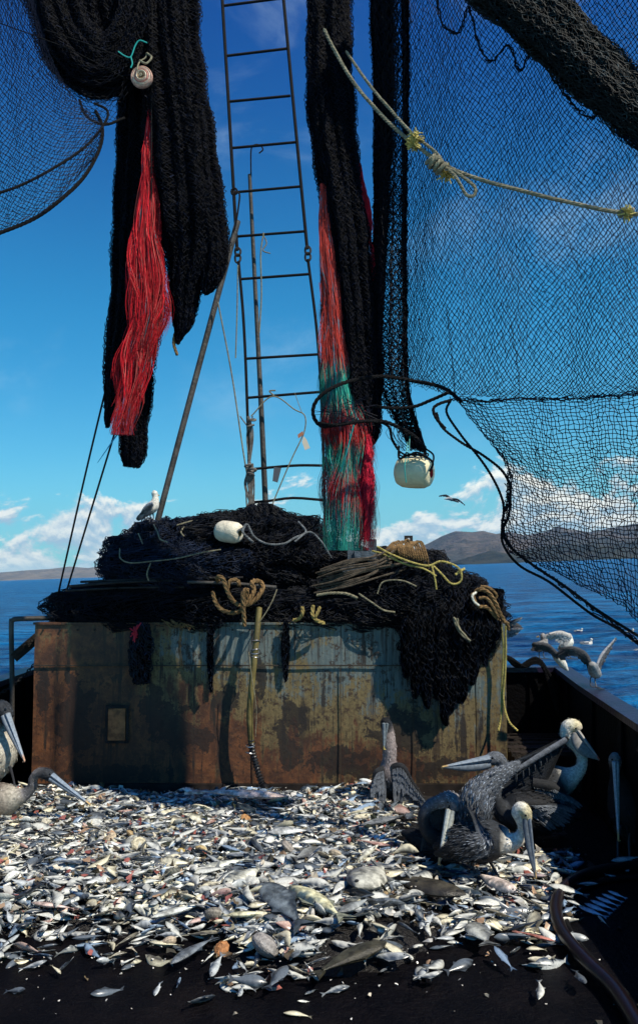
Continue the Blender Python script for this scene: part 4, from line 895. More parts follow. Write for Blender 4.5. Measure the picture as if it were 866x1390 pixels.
ro('yellow_rope', 'yellow rope looping over the crest of the right heap', 'rope', [(PX([(512, 742, 5.8), (530, 752, 5.74), (555, 762, 5.70), (580, 768, 5.68), (598, 762, 5.68), (618, 768, 5.66), (626, 778, 5.65), (624, 790, 5.65), (612, 792, 5.66), (598, 778, 5.68), (588, 768, 5.68)]), .008, 'r'), (PX([(505, 748, 5.8), (520, 752, 5.76), (548, 765, 5.72), (575, 772, 5.68), (592, 782, 5.66)]), .007, 'r'), (PX([(586, 768, 5.68), (590, 785, 5.66), (592, 800, 5.66)]), .007, 'r'), (PX([(618, 780, 5.66), (626, 774, 5.68), (630, 772, 5.7)]), .010, 'r')], m_yellow)
ro('grey_line', 'grey rope lengths crossing the low front of the right heap', 'rope', [(PX([(430, 808, 5.72), (450, 805, 5.70), (470, 806, 5.70), (485, 812, 5.7)]), .011, 'r'), (PX([(487, 806, 5.7), (505, 818, 5.66), (520, 828, 5.66), (536, 831, 5.66)]), .007, 'r'), (PX([(512, 806, 5.7), (520, 790, 5.7), (545, 788, 5.68), (565, 796, 5.68)]), .006, 'r')], bpy.data.materials['rope_pale'])
strand_bunch('frayed_rope', 'pale frayed rope tassel on the black net at right', 'rope', [(618, 838), (622, 850), (630, 862), (637, 868)], 6, 3, .006, m_polyrope, 5.60, seed=4)
ro('corner_rope', 'tangled tan rope hitched around the right corner of the bin', 'rope', [(PX([(642, 808, 5.68), (650, 800, 5.66), (662, 804, 5.64), (672, 818, 5.64), (678, 832, 5.66), (684, 842, 5.68)]), .016, 'r'), (PX([(652, 796, 5.7), (664, 798, 5.7), (674, 808, 5.72), (670, 814, 5.72)]), .011, 'r'), (PX([(640, 806, 5.66), (648, 822, 5.62), (660, 824, 5.62), (668, 832, 5.64), (680, 846, 5.68)]), .014, 'r'), (PX([(668, 848, 5.7), (678, 842, 5.69), (688, 846, 5.7), (690, 855, 5.72)]), .014, 'r'), (PX([(650, 812, 5.62), (660, 812, 5.61), (668, 822, 5.62), (676, 838, 5.64)]), .012, 'r')], m_manila)
ro('white_rope_end', 'white rope end turned up on the right shoulder of the heap', 'rope', [(PX([(650, 822, 5.6), (643, 816, 5.6), (641, 808, 5.6), (646, 804, 5.62)]), .009, 'r')], M('white_rope', (.6, .57, .48), .6, .3))
ro('hanging_rope', 'pale rope pair hanging down the right corner of the bin', 'rope', [(PX([(680, 848, 5.7), (683, 880, 5.72), (681, 930, 5.73), (680, 970, 5.73), (676, 992, 5.71)]), .008, 'r'), (PX([(686, 850, 5.7), (686, 900, 5.72), (683, 950, 5.72), (690, 978, 5.70), (702, 992, 5.66)]), .008, 'r')], m_yellow)
# wooden cradle and drilled bracket
o = empty('wooden_cradle', Pw(495, 760, 5.9), 'blue-grey wooden block cradle under the red and teal fringe', 'cradle'); org = Pw(495, 760, 5.9)
mg = M('painted_wood', (.055, .075, .10), .6, .4, vary=.5, vscale=14, bump=.5, bscale=50)
for (a, b_) in (((472, 735), (481, 772)), ((500, 732), (511, 768))):
    p0, p1 = Pw(a[0], b_[1], 5.86), Pw(b_[0], a[1], 5.86); mb = MB(); mb.box((p0[0], 5.86, p0[2]), (p1[0], 5.92, p1[2])); mb.build('post', mg, o, org)
p0, p1 = Pw(481, 760, 5.84), Pw(510, 748, 5.84); mb = MB(); mb.box((p0[0], 5.842, p0[2]), (p1[0], 5.858, p1[2])); mb.build('crossbar', mg, o, org)
p0, p1 = Pw(462, 776, 5.84), Pw(512, 770, 5.84); mb = MB(); mb.box((p0[0], 5.80, p0[2]), (p1[0], 5.95, p1[2])); mb.build('base', mg, o, org)
o = empty('drilled_bracket', Pw(555, 750, 5.95), 'upright dark steel bracket with two bolt holes behind the coil', 'bracket'); org = Pw(555, 750, 5.95)
mb = MB(); p0, p1 = Pw(549, 752, 5.95), Pw(560, 727, 5.95); mb.box((p0[0], 5.95, p0[2]), (p1[0], 5.97, p1[2])); mb.build('plate', m_steel, o, org)
mb = MB()
for py in (732, 741): c = Pw(554.5, py, 5.948); mb.tube([c, c + [0, .004, 0]], .010, 12)
mb.build('bolt_hole', M('hole_light', (.35, .38, .42), .4, .4), o, org)

# hose on the bin front
o = empty('hose', Pw(345, 1075, 5.7), 'dull yellow hose with black ribbed end hanging on the bin', 'hose'); org = Pw(345, 1075, 5.7)
mb = MB(); mb.tube(spl(PX([(352, 825, 5.70), (349, 860, 5.66), (346, 890, 5.64), (342, 930, 5.64), (339, 970, 5.65), (341, 1008, 5.66)]), 30), .021, 12); mb.build('tube', M('hose_yellow', (.12, .095, .032), .5, .4, vary=.5, vscale=7, bump=.2, bscale=20), o, org)
mb = MB(); q = spl(PX([(341, 1004, 5.66), (343, 1020, 5.66), (347, 1035, 5.65), (351, 1050, 5.64), (356, 1064, 5.62), (362, 1070, 5.60)]), 70); mb.tube(q, .021 + .005 * np.sin(np.arange(70) * 1.6), 12); mb.build('ribbed_end', M('black_rubber', (.012, .013, .016), .35, .5), o, org)
mb = MB()
for py in (870, 882, 886, 891, 1012, 1022):
    x = 348 - (py - 850) * .05; c = Pw(x, py, 5.65); th = np.linspace(0, 6.28, 17); mb.tube([c + np.array([.028 * math.cos(q_), .028 * math.sin(q_), .006 * math.sin(q_ + py)]) for q_ in th], .004, 6, cap=False)
mb.build('clamp', M('clamp_steel', (.35, .36, .38), .3, .5, metal=.8), o, org)
mb = MB(); plain(mb, PX([(338, 885, 5.62), (342, 920, 5.6), (348, 960, 5.61), (347, 1000, 5.62)]), .003); plain(mb, PX([(352, 845, 5.66), (362, 830, 5.66), (370, 815, 5.68), (376, 800, 5.7)]), .004); mb.build('wire', m_polyrope, o, org)

# curved hose in the right foreground
o = empty('rubber_hose', Pw(757, 1230, 3.9), 'dark red-black rubber hose curving over the deck at lower right', 'hose'); org = np.array([1.15, 3.9, 0])
o.location = org
def deckp(px, py, z=0.0):
    return Pw(px, py, deckY(py, z))
mb = MB(); q = spl([deckp(x, y, .045) for x, y in ((905, 1172), (866, 1176), (815, 1182), (780, 1194), (760, 1212), (754, 1234), (760, 1260), (776, 1284), (800, 1310), (835, 1345), (870, 1400))], 80); mb.tube(q, .029, 12); mb.build('hose_wall', M('hose_dark', (.006, .0025, .003), .35, .5, vary=.4, vscale=14), o, org)
mb = MB(); q = spl([deckp(x, y, .018) for x, y in ((905, 1187), (866, 1190), (822, 1195), (790, 1206), (772, 1222), (767, 1240), (773, 1262), (790, 1286), (815, 1314), (850, 1350))], 80); mb.tube(q, .012, 10); mb.build('inner_cord', m_rope_dark, o, org)

# ------------------------------------------------------------------ fish
def fish_mesh(L, wid, back, belly, seed=0, fat=.5, bend=.0, n=12, seg=8, jag=0):
    """fish lying on its side along +X; vertex colours split dark back (+Y) from pale belly (-Y)"""
    g = np.random.default_rng(seed); mb = MB(); s = np.linspace(0, 1, n)
    prof = np.interp(s, [0, .06, .16, .35, .55, .75, .9, 1], [.10, .42, .76, 1.0, .92, .58, .28, .17]) * wid / 2
    x = (s - .5) * L * .86; yb = bend * L * np.sin(s * math.pi)
    V, C = [], []
    for i in range(n):
        for k in range(seg):
            th = 2 * math.pi * k / seg; V.append((x[i], yb[i] + prof[i] * math.cos(th), prof[i] * fat * math.sin(th)))
            kk = math.cos(th) + .25 * g.normal(); f = min(1, max(0, (kk + .15) * 1.1)); c = np.array(back) * f + np.array(belly) * (1 - f)
            if i < 2: c = c * .7
            C.append(c)
    V.append((x[0] - L * .012, yb[0], 0)); C.append(np.array(back))
    Fq = [(i * seg + k, i * seg + (k + 1) % seg, (i + 1) * seg + (k + 1) % seg, (i + 1) * seg + k) for i in range(n - 1) for k in range(seg)]
    mb.add(V, Fq, 0, np.array(C)); mb.add([V[k] for k in range(seg)] + [V[-1]], [(k, (k + 1) % seg, seg) for k in range(seg)], 0, np.array([C[k] for k in range(seg)] + [C[-1]]))
    xe = x[-1]; ye = yb[-1]; w2 = wid * .42; tl = L * .15; tk = .004 * (L / .2 + .3)
    tv = [(xe - L * .02, ye + prof[-1] * .8, 0), (xe + tl, ye + w2, .0), (xe + tl * .55, ye, 0), (xe + tl, ye - w2, .0), (xe - L * .02, ye - prof[-1] * .8, 0)]
    tv = tv + [(a, b, c - tk) for a, b, c in tv]; tc_ = np.array(back) * .6 + np.array(belly) * .25
    mb.add(tv, [(0, 1, 2, 2), (4, 2, 3, 3), (0, 2, 4, 4)] if False else [(0, 1, 2), (2, 3, 4), (0, 2, 4), (5, 7, 6), (7, 9, 8), (5, 9, 7), (0, 6, 1), (0, 5, 6)], 0, tc_)
    # dorsal and belly fins
    for sg_, a, b in ((1, .35, .68), (-1, .58, .74)):
        ia, ib = a * L * .86 - L * .43, b * L * .86 - L * .43; pa, pb = np.interp([a, b], s, prof)
        fv = [(ia, sg_ * pa * .95 + bend * L, .001), ((ia + ib) / 2, sg_ * (max(pa, pb) + wid * .14) + bend * L, .001), (ib, sg_ * pb * .95 + bend * L * .7, .001)]
        fv += [(p[0], p[1], p[2] - tk * .7) for p in fv]; mb.add(fv, [(0, 1, 2), (3, 5, 4), (0, 3, 4), (0, 4, 1)], 0, tc_)
    # eye
    e = (x[1] + L * .03, yb[1] + prof[2] * .15, prof[2] * fat * .80); er = wid * .05
    mb.tube([np.array(e) - [0, 0, er], np.array(e) + [0, 0, er * .6]], er, 6, 0, c=(.02, .02, .02))
    return mb
SIL = ((.03, .042, .058), (.56, .57, .52)); GRY = ((.04, .055, .075), (.44, .47, .47)); WRM = ((.07, .065, .05), (.62, .58, .42)); DRK = ((.012, .016, .022), (.10, .12, .14)); PNK = ((.22, .12, .10), (.62, .45, .38)); BLU = ((.025, .045, .085), (.20, .28, .38))
KINDS = [(SIL, .24, .44), (SIL, .33, .38), (GRY, .30, .42), (WRM, .29, .42), (DRK, .30, .44), (SIL, .42, .34), (PNK, .28, .42), (WRM, .40, .34), (BLU, .28, .40)]
KINDS = KINDS + KINDS
KW = np.array([.17, .16, .16, .11, .18, .09, .02, .05, .06] * 2); KW = KW / KW.sum()
protos = [fish_mesh(1.0, k[1], k[0][0], k[0][1], i, k[2], bend=(0, .05, -.08, .11, -.04, .02, -.13, .07, .0)[(i * 2 + i // 9) % 9], n=10 + i % 3) for i, k in enumerate(KINDS)]
def heap_h(x, y):
    px, py = topx((x, y, .05)); fr = front(px); edge = min(1, max(0, (fr - py) / 45))
    return max(0.0, edge * (.055 + .06 * (mn.noise((x * 1.4, y * 1.4, 3)) + .3) + .02 * mn.noise((x * 6, y * 6, 1)))) * (1 if px < 560 else max(0.15, 1 - (px - 560) / 60))
def front(px): return float(np.interp(px, [-400, 0, 150, 240, 275, 310, 420, 530, 575, 620, 700, 760, 800, 900], [1262, 1258, 1262, 1250, 1256, 1296, 1312, 1310, 1284, 1268, 1270, 1268, 1244, 1200]))
def density(px, py):
    if py < 1082: return 0
    fr = front(px)
    d = 1.0 if py < fr - 18 else (.45 if py < fr else (.16 if py < fr + 45 else .022))
    if px > 535:
        if py < 1150: d *= .25 if px < 570 else .0
        elif py < 1172: d *= .3
        else: d *= float(np.interp(px, [535, 580, 640, 700, 760, 790], [.7, .22, .5, .75, .35, .03]))
    if px > 785 and py > 1150: d = .01
    if 425 < px < 560 and py > 1245: d *= .25
    return d
# slurry under the catch
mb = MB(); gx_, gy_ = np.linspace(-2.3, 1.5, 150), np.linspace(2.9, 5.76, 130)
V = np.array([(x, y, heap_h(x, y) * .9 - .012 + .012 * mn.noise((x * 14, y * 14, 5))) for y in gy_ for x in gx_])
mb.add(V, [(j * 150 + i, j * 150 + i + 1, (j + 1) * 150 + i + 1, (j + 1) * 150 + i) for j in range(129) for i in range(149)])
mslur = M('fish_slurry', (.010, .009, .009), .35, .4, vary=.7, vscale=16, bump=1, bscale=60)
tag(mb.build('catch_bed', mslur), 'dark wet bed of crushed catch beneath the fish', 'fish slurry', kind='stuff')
spots = []
for _ in range(30000):
    x = rng.uniform(-2.3, 1.65); y = rng.uniform(3.0, 5.72); px, py = topx((x, y, .05))
    if not (-40 < px < 900): continue
    if rng.random() > density(px, py) * .46: continue
    L = float(np.clip(rng.lognormal(math.log(.094), .30), .05, .19)); L *= 1.12 if px > 200 else 1.0
    spots.append((x, y, L, px, py))
spots.sort(key=lambda s: -s[2] / s[1] * (1 if 0 < s[3] < 866 else 0))
def fish_M(x, y, L, g, extra=0):
    z = heap_h(x, y) + .004 + g.random() ** 1.5 * .045 + extra
    yaw = g.gauss(.1, .9) + (math.pi if g.random() < .45 else 0)
    roll = g.gauss(0, .55) + (math.pi if g.random() < .4 else 0); pit = g.gauss(0, .16)
    return Matrix.Translation((x, y, z)) @ Matrix.Rotation(yaw, 4, 'Z') @ Matrix.Rotation(pit, 4, 'Y') @ Matrix.Rotation(roll, 4, 'X') @ Matrix.Diagonal((L, L * g.uniform(.8, 1.2), L, 1))
g = random.Random(12); mass = MB(); base_objs = [None] * len(protos)
flab = {0: 'small slim silver fish lying in the heaped catch', 1: 'small silver fish with grey back lying in the catch', 2: 'small dull grey fish lying in the heaped catch', 3: 'small cream-bellied fish lying in the heaped catch', 4: 'small dark slate fish lying in the heaped catch', 5: 'small deep-bodied silver fish lying in the heaped catch', 6: 'small pinkish fish lying in the heaped catch', 7: 'small deep-bodied cream fish lying in the heaped catch', 8: 'small bluish fish lying in the heaped catch'}
fgrp = {k: 'small fish in the catch, ' + v for k, v in enumerate(('slim silver', 'grey-backed silver', 'dull grey', 'cream-bellied', 'slate', 'deep-bodied silver', 'pinkish', 'deep-bodied cream', 'bluish'))}
proto_cache = [(np.concatenate(p.v), np.concatenate(p.c), [f for f in p.f]) for p in protos]
for idx, (x, y, L, px, py) in enumerate(spots):
    k = int(rng.choice(len(protos), p=KW)); Mx = fish_M(x, y, L, g, 0.008 if idx < 290 else 0)
    if idx < 290:
        if base_objs[k] is None:
            ob = protos[k].build('small_fish', m_fish); base_objs[k] = ob; 
        else:
            ob = base_objs[k].copy(); col.objects.link(ob)
        ob.matrix_world = Mx; tag(ob, flab[k % 9], 'fish', fgrp[k % 9])
    else:
        v, c, fs = proto_cache[k]; A = np.array(Mx); vv = v @ A[:3, :3].T + A[:3, 3]; br = g.uniform(.75, 1.3)
        n0 = mass.n; mass.v.append(vv); mass.c.append(np.clip(c * br, 0, .85)); mass.n += len(vv)
        for f in fs: mass.f.append(f + n0); mass.mi.append(np.zeros(len(f), int))
tag(mass.build('fish_mass', m_fish), 'countless small silver fish piled over the deck', 'fish', kind='stuff')
print('fish', len(spots))
# crushed scraps, weed and loose scales between the fish
mb = MB(); gs = np.random.default_rng(8); cs = [(.5, .45, .35), (.30, .10, .08), (.05, .045, .03), (.12, .09, .05), (.62, .60, .55), (.03, .035, .02), (.40, .26, .16)]
for _ in range(9000):
    x = gs.uniform(-2.25, 1.6); y = gs.uniform(2.9, 5.72); px, py = topx((x, y, .05)); d_ = density(px, py)
    tiny = gs.random() < .5
    if gs.random() > (d_ * .8 + (.10 if tiny and px < 790 else 0)): continue
    z = heap_h(x, y) + (.008 + gs.random() * .045) * min(1, d_ * 3) + .006; r_ = gs.uniform(.003, .006) if tiny else gs.uniform(.010, .028)
    n_ = nrm(gs.normal(0, .5, 3) + [0, 0, 1]); a_ = nrm(np.cross(n_, gs.normal(0, 1, 3))); b2 = np.cross(n_, a_); k_ = gs.integers(5, 8)
    ring = [np.array([x, y, z]) + (a_ * math.cos(q) * gs.uniform(.6, 1.5) + b2 * math.sin(q) * gs.uniform(.3, .9)) * r_ + n_ * gs.normal(0, r_ * .35) for q in np.arange(k_) * 6.283 / k_]
    mb.add(ring + [np.array([x, y, z]) + n_ * r_ * .3], [(i, (i + 1) % k_, k_) for i in range(k_)], 0, np.array(cs[4] if tiny else cs[gs.integers(len(cs))]) * gs.uniform(.5, 1.2))
tag(mb.build('fish_scraps', m_fish), 'scraps, scales and bits of weed strewn through the catch', 'fish scraps', kind='stuff')
# larger fish, one by one: (head px,py, tail px,py, width ratio, colours, name, label, category, flatness)
BIG = [((400, 1092), (264, 1084), .15, ((.66, .48, .40), (.84, .74, .64)), 'large_fish', 'long pale pink fish lying at the foot of the bin', .5),
       ((350, 1202), (408, 1256), .26, ((.022, .032, .045), (.13, .155, .17)), 'large_fish', 'big blue-grey fish lying slantwise left of the yellow-bellied one', .42),
       ((388, 1206), (465, 1248), .28, ((.05, .08, .09), (.62, .60, .38)), 'large_fish', 'big fish with yellowish white belly and dark back', .45),
       ((303, 1240), (367, 1236), .24, ((.20, .21, .16), (.56, .54, .36)), 'large_fish', 'plump pale yellow fish left of the big blue-grey fish', .5),
       ((262, 1174), (336, 1158), .20, ((.16, .18, .18), (.52, .53, .46)), 'large_fish', 'long pale grey-green fish above the mottled white fish', .5),
       ((300, 1196), (354, 1172), .42, ((.06, .08, .10), (.52, .52, .44)), 'large_fish', 'mottled dark and white fish at the middle of the catch', .42),
       ((200, 1228), (280, 1208), .20, ((.16, .18, .20), (.50, .52, .48)), 'large_fish', 'long silver-grey fish left of centre on the heap', .5),
       ((640, 1208), (520, 1174), .26, ((.030, .026, .018), (.05, .045, .032)), 'brown_fish', 'large dark brown fish lying below the front pelican', .4),
       ((530, 1258), (430, 1296), .32, ((.035, .032, .02), (.05, .05, .035)), 'brown_fish', 'large olive brown fish at the front edge of the catch', .4),
       ((480, 1212), (520, 1178), .55, ((.07, .08, .10), (.40, .40, .34)), 'large_fish', 'broad grey fish with white patch right of the yellow-bellied fish', .4),
       ((706, 1194), (645, 1168), .30, ((.10, .11, .12), (.66, .56, .50)), 'large_fish', 'fish with pinkish white belly under the front pelican', .42),
       ((640, 1228), (662, 1258), .50, ((.08, .09, .10), (.30, .31, .28)), 'large_fish', 'grey fish with spread tail on the bare deck', .4),
       ((757, 1253), (700, 1240), .16, ((.40, .14, .10), (.55, .30, .24)), 'red_fish', 'slim reddish fish beside the curved rubber hose', .55),
       ((228, 1286), (290, 1248), .18, ((.02, .03, .045), (.12, .14, .16)), 'large_fish', 'dark blue fish lying slantwise at the front edge', .5),
       ((440, 1150), (400, 1162), .40, ((.05, .055, .06), (.20, .21, .20)), 'large_fish', 'dark round-bodied fish among the small silver ones', .4),
       ((545, 1118), (478, 1132), .20, ((.07, .08, .09), (.26, .28, .28)), 'large_fish', 'dark grey fish lying behind near the drooping-winged pelican', .5),
       ((360, 1130), (420, 1128), .28, ((.09, .11, .14), (.45, .47, .46)), 'large_fish', 'silver blue fish near the bin below the hose end', .45),
       ((455, 1240), (500, 1222), .34, ((.05, .06, .07), (.22, .24, .24)), 'large_fish', 'dark grey fish right of the yellow-bellied fish', .45),
       ((40, 1212), (100, 1222), .17, ((.32, .20, .17), (.60, .46, .40)), 'large_fish', 'pale pinkish fish on the left part of the heap', .5),
       ((745, 1172), (700, 1170), .26, ((.20, .16, .17), (.42, .38, .38)), 'large_fish', 'mauve grey fish at the right edge of the catch', .5)]
for i, (h, tl, wr, cc_, nm, lab, ft) in enumerate(BIG):
    a = deckp(h[0], h[1], .13); b_ = deckp(tl[0], tl[1], .13)
    d = b_ - a; L = np.linalg.norm(d); mid = (a + b_) / 2; zz_ = heap_h(mid[0], mid[1]) + (.095 if i == 0 else .052) + L * wr * ft * .22
    fb = fish_mesh(L, L * wr, cc_[0], cc_[1], 40 + i, ft, bend=.03 * math.sin(i * 2.1), n=22, seg=14)
    ob = fb.build(nm, m_big); ob.location = (mid[0], mid[1], zz_); ob.rotation_euler = (.25 * math.sin(i * 1.7) + (math.pi if i in (2,) else 0), .04 * math.sin(i), math.atan2(d[1], d[0])); tag(ob, lab, 'fish')
gm = random.Random(31)
for i in range(46):
    px = gm.uniform(180, 560) if i % 4 else gm.uniform(0, 240); py = gm.uniform(1105, 1262 if px > 300 else 1215); L = gm.uniform(.17, .27); p_ = deckp(px, py, .13)
    cc_ = gm.choice((((.04, .05, .065), (.20, .23, .25)), ((.09, .10, .11), (.46, .48, .46)), ((.05, .06, .075), (.60, .60, .50)), ((.018, .022, .03), (.09, .11, .13)), ((.10, .10, .08), (.62, .60, .46))))
    ob = fish_mesh(L, L * gm.uniform(.22, .42), cc_[0], cc_[1], 300 + i, gm.uniform(.36, .5), bend=gm.uniform(-.09, .09), n=18, seg=12).build('medium_fish', m_big)
    ob.location = (p_[0], p_[1], heap_h(p_[0], p_[1]) + .028); ob.rotation_euler = (gm.gauss(0, .5) + (math.pi if gm.random() < .4 else 0), gm.gauss(0, .12), gm.uniform(-1.2, 1.2) + (math.pi if gm.random() < .5 else 0)); tag(ob, 'hand-length fish lying among the smaller ones in the catch', 'fish', 'medium fish among the small ones')
# slim pale fish fanned inside the hose bend
for i in range(6):
    a = deckp(788 + i * 6.5, 1213 + i * .6 - (i % 2) * 2, .03); b_ = deckp(822 + i * 5, 1240 - i * 2.5, .03); a, b_ = (deckp(783 + i * 8, 1226 - i * 4.2, .03), deckp(820 + i * 5.5, 1240 - i * 5.0, .03))
    d = b_ - a; L = np.linalg.norm(d) * 1.05; ob = fish_mesh(L, L * .17, (.10, .20, .32), (.42, .52, .60), 70 + i, .5).build('slim_fish', m_fish); ob.location = tuple((a + b_) / 2 - [0, 0, .012]); ob.rotation_euler = (.3, 0, math.atan2(d[1], d[0])); tag(ob, 'slim blue-white fish in the fan of six inside the hose bend', 'fish', 'fanned slim fish inside the hose bend')
# shells and other round things
def shell(px, py, rpx, c, lab, nm='round_shell', cat='shell', flat=.55, ridged=True):
    z0 = .1; p = deckp(px, py, z0); r = rpx * mpx(p[1]); mb = MB(); V, C = [], []; nu, nv = 28, 12
    for j in range(nv):
        ph = math.pi * (j + .5) / nv
        for i in range(nu):
            th = 2 * math.pi * i / nu; k = 1 + (.05 * math.cos(th * 9) if ridged else .08 * mn.noise((th, ph * 3, px))) ; V.append((r * k * math.sin(ph) * math.cos(th), r * k * math.sin(ph) * math.sin(th), r * flat * math.cos(ph))); q = .8 + .25 * math.cos(ph * 9); C.append(np.array(c) * q)
    mb.add(V, [(j * nu + i, j * nu + (i + 1) % nu, (j + 1) * nu + (i + 1) % nu, (j + 1) * nu + i) for j in range(nv - 1) for i in range(nu)], 0, np.array(C))
    for e in (0, nv - 1): vv = V[e * nu:(e + 1) * nu]; mb.add(vv + [tuple(np.mean(vv, 0))], [(i, (i + 1) % nu, nu) for i in range(nu)], 0, c)
    o = mb.build(nm, m_white_shell); o.location = (p[0], p[1], heap_h(p[0], p[1]) + .03 + r * .3); o.rotation_euler = (R(40), R(8) * math.sin(px), px); tag(o, lab, cat)
shell(189, 1157, 11, (.66, .60, .42), 'largest cream round shell on the left of the heap')
shell(150, 1147, 9, (.62, .50, .34), 'cream ribbed shell left of the largest shell')
shell(273, 1153, 9, (.55, .42, .20), 'ochre cream shell right of the largest shell')
shell(64, 1120, 8, (.62, .58, .46), 'pale cream shell near the left pelicans')
shell(334, 1114, 8, (.50, .26, .10), 'orange shell below the long pink fish')
shell(390, 1135, 7, (.55, .42, .12), 'yellow shell below the hose end')
shell(245, 1159, 7, (.48, .36, .12), 'small yellow shell left of the ochre cream one')
shell(178, 1139, 7, (.50, .36, .18), 'small brownish shell above the largest shell')
shell(301, 1268, 11, (.50, .22, .08), 'orange brown shell at the front of the heap')
shell(391, 1153, 10, (.34, .31, .27), 'grey lumpy round shell in the middle of the heap', ridged=False)
shell(5, 1168, 7, (.6, .42, .18), 'tan shell at the left edge of the heap')
shell(360, 1272, 20, (.36, .34, .32), 'large grey sponge lump at the front of the heap', 'sea_sponge', 'sponge', .6, False)
shell(292, 1236, 14, (.26, .24, .2), 'grey-brown sponge lump left of the plump yellow fish', 'sea_sponge', 'sponge', .6, False)
shell(230, 1258, 10, (.62, .50, .36), 'cream round fish egg case behind the dark blue fish', 'egg_case', 'egg case', .6, False)
shell(455, 1165, 9, (.5, .42, .3), 'small cream shell right of the grey lumpy shell')
shell(520, 1218, 8, (.35, .25, .12), 'brown shell behind the dark brown fish')

# ------------------------------------------------------------------ birds
def feather_cards(mb, P, T, N, n, L, W, c0, c1, g, rows=None):
    """short overlapping feathers; P,T(toward tail),N arrays"""
    for i in range(n):
        k = g.integers(len(P)); p = P[k]; t_ = nrm(T[k] + g.normal(0, .12, 3)); nn = N[k]; s_ = nrm(np.cross(t_, nn)); l = L * (.6 + .8 * g.random()); w_ = W * (.6 + .8 * g.random()); tip = p + t_ * l + nn * l * .16
        m_ = p + t_ * l * .55 + nn * l * .14
        b = .6 + .8 * g.random()
        mb.add([p, m_ + s_ * w_, tip, m_ - s_ * w_, p - nn * .002, ], [(0, 1, 2), (0, 2, 3)], 0, np.clip(np.array([c0, (np.array(c0) + c1) / 2, c1, (np.array(c0) + c1) / 2, c0]) * b, 0, .85))
def bird_body(name, spine, colors, parent, org, g, flatY=1.0, cards=500, cl=.034, cw=.0036, tint=4.5):
    """spine: (px,py,Y,rpx,colour index) from tail to crown: one continuous surface"""
    q = spl([[*Pw(p[0], p[1], p[2]), p[3] * mpx(p[2])] for p in spine], len(spine) * 7); p, rad = q[:, :3], np.maximum(q[:, 3], .0015)
    ci = np.interp(np.linspace(0, 1, len(p)), np.linspace(0, 1, len(spine)), np.arange(len(spine))); cols = np.array([colors[s[4]] for s in spine])
    cc = np.stack([np.interp(ci, np.arange(len(spine)), cols[:, k]) for k in range(3)], 1)
    seg = 16; T, A, B = frames(p, (0, 1, 0)); mb = MB(); th = np.arange(seg) * 2 * math.pi / seg
    mb.tube(p, np.stack([rad, rad * flatY], 1), seg, 0, cc=cc * .85, ref=(0, 1, 0))
    # feathers lie from head to tail
    w_ = rad / rad.sum()
    PP, TT, NN, CI = [], [], [], []
    for k in range(1500):
        i = int(g.choice(len(p), p=w_)); a = g.random() * 6.28; nn = A[i] * math.cos(a) + B[i] * math.sin(a); PP.append(p[i] + nn * rad[i] * (1.0 if True else 1)); TT.append(-T[i]); NN.append(nn); CI.append(i)
    for k in range(int(cards * 2.2)):
        j = g.integers(len(PP)); i = CI[j]; lum = cc[i]; sc_ = min(1, max(.12, (rad[i] / .085) ** 1.3))
        c1_ = lum * (tint if lum.mean() < .3 else 1.08)
        t_ = nrm(TT[j] + g.normal(0, .15, 3)); nn = NN[j]; s_ = nrm(np.cross(t_, nn)); l = cl * sc_ * (.6 + .8 * g.random()); ww = cw * sc_ * (.6 + .8 * g.random()); pp = PP[j] + g.normal(0, .002, 3); b = .55 + .75 * g.random()
        m_ = pp + t_ * l * .55 + nn * l * .12; tip = pp + t_ * l + nn * l * .12
        c1q = lum + (c1_ - lum) * (g.random() ** 2 * 1.6)
        mb.add([pp, m_ + s_ * ww, tip, m_ - s_ * ww], [(0, 1, 2), (0, 2, 3)], 0, np.clip(np.array([lum, (lum + c1q) / 2, c1q, (lum + c1q) / 2]) * b, 0, .85))
    return mb.build(name, m_feather, parent, org)
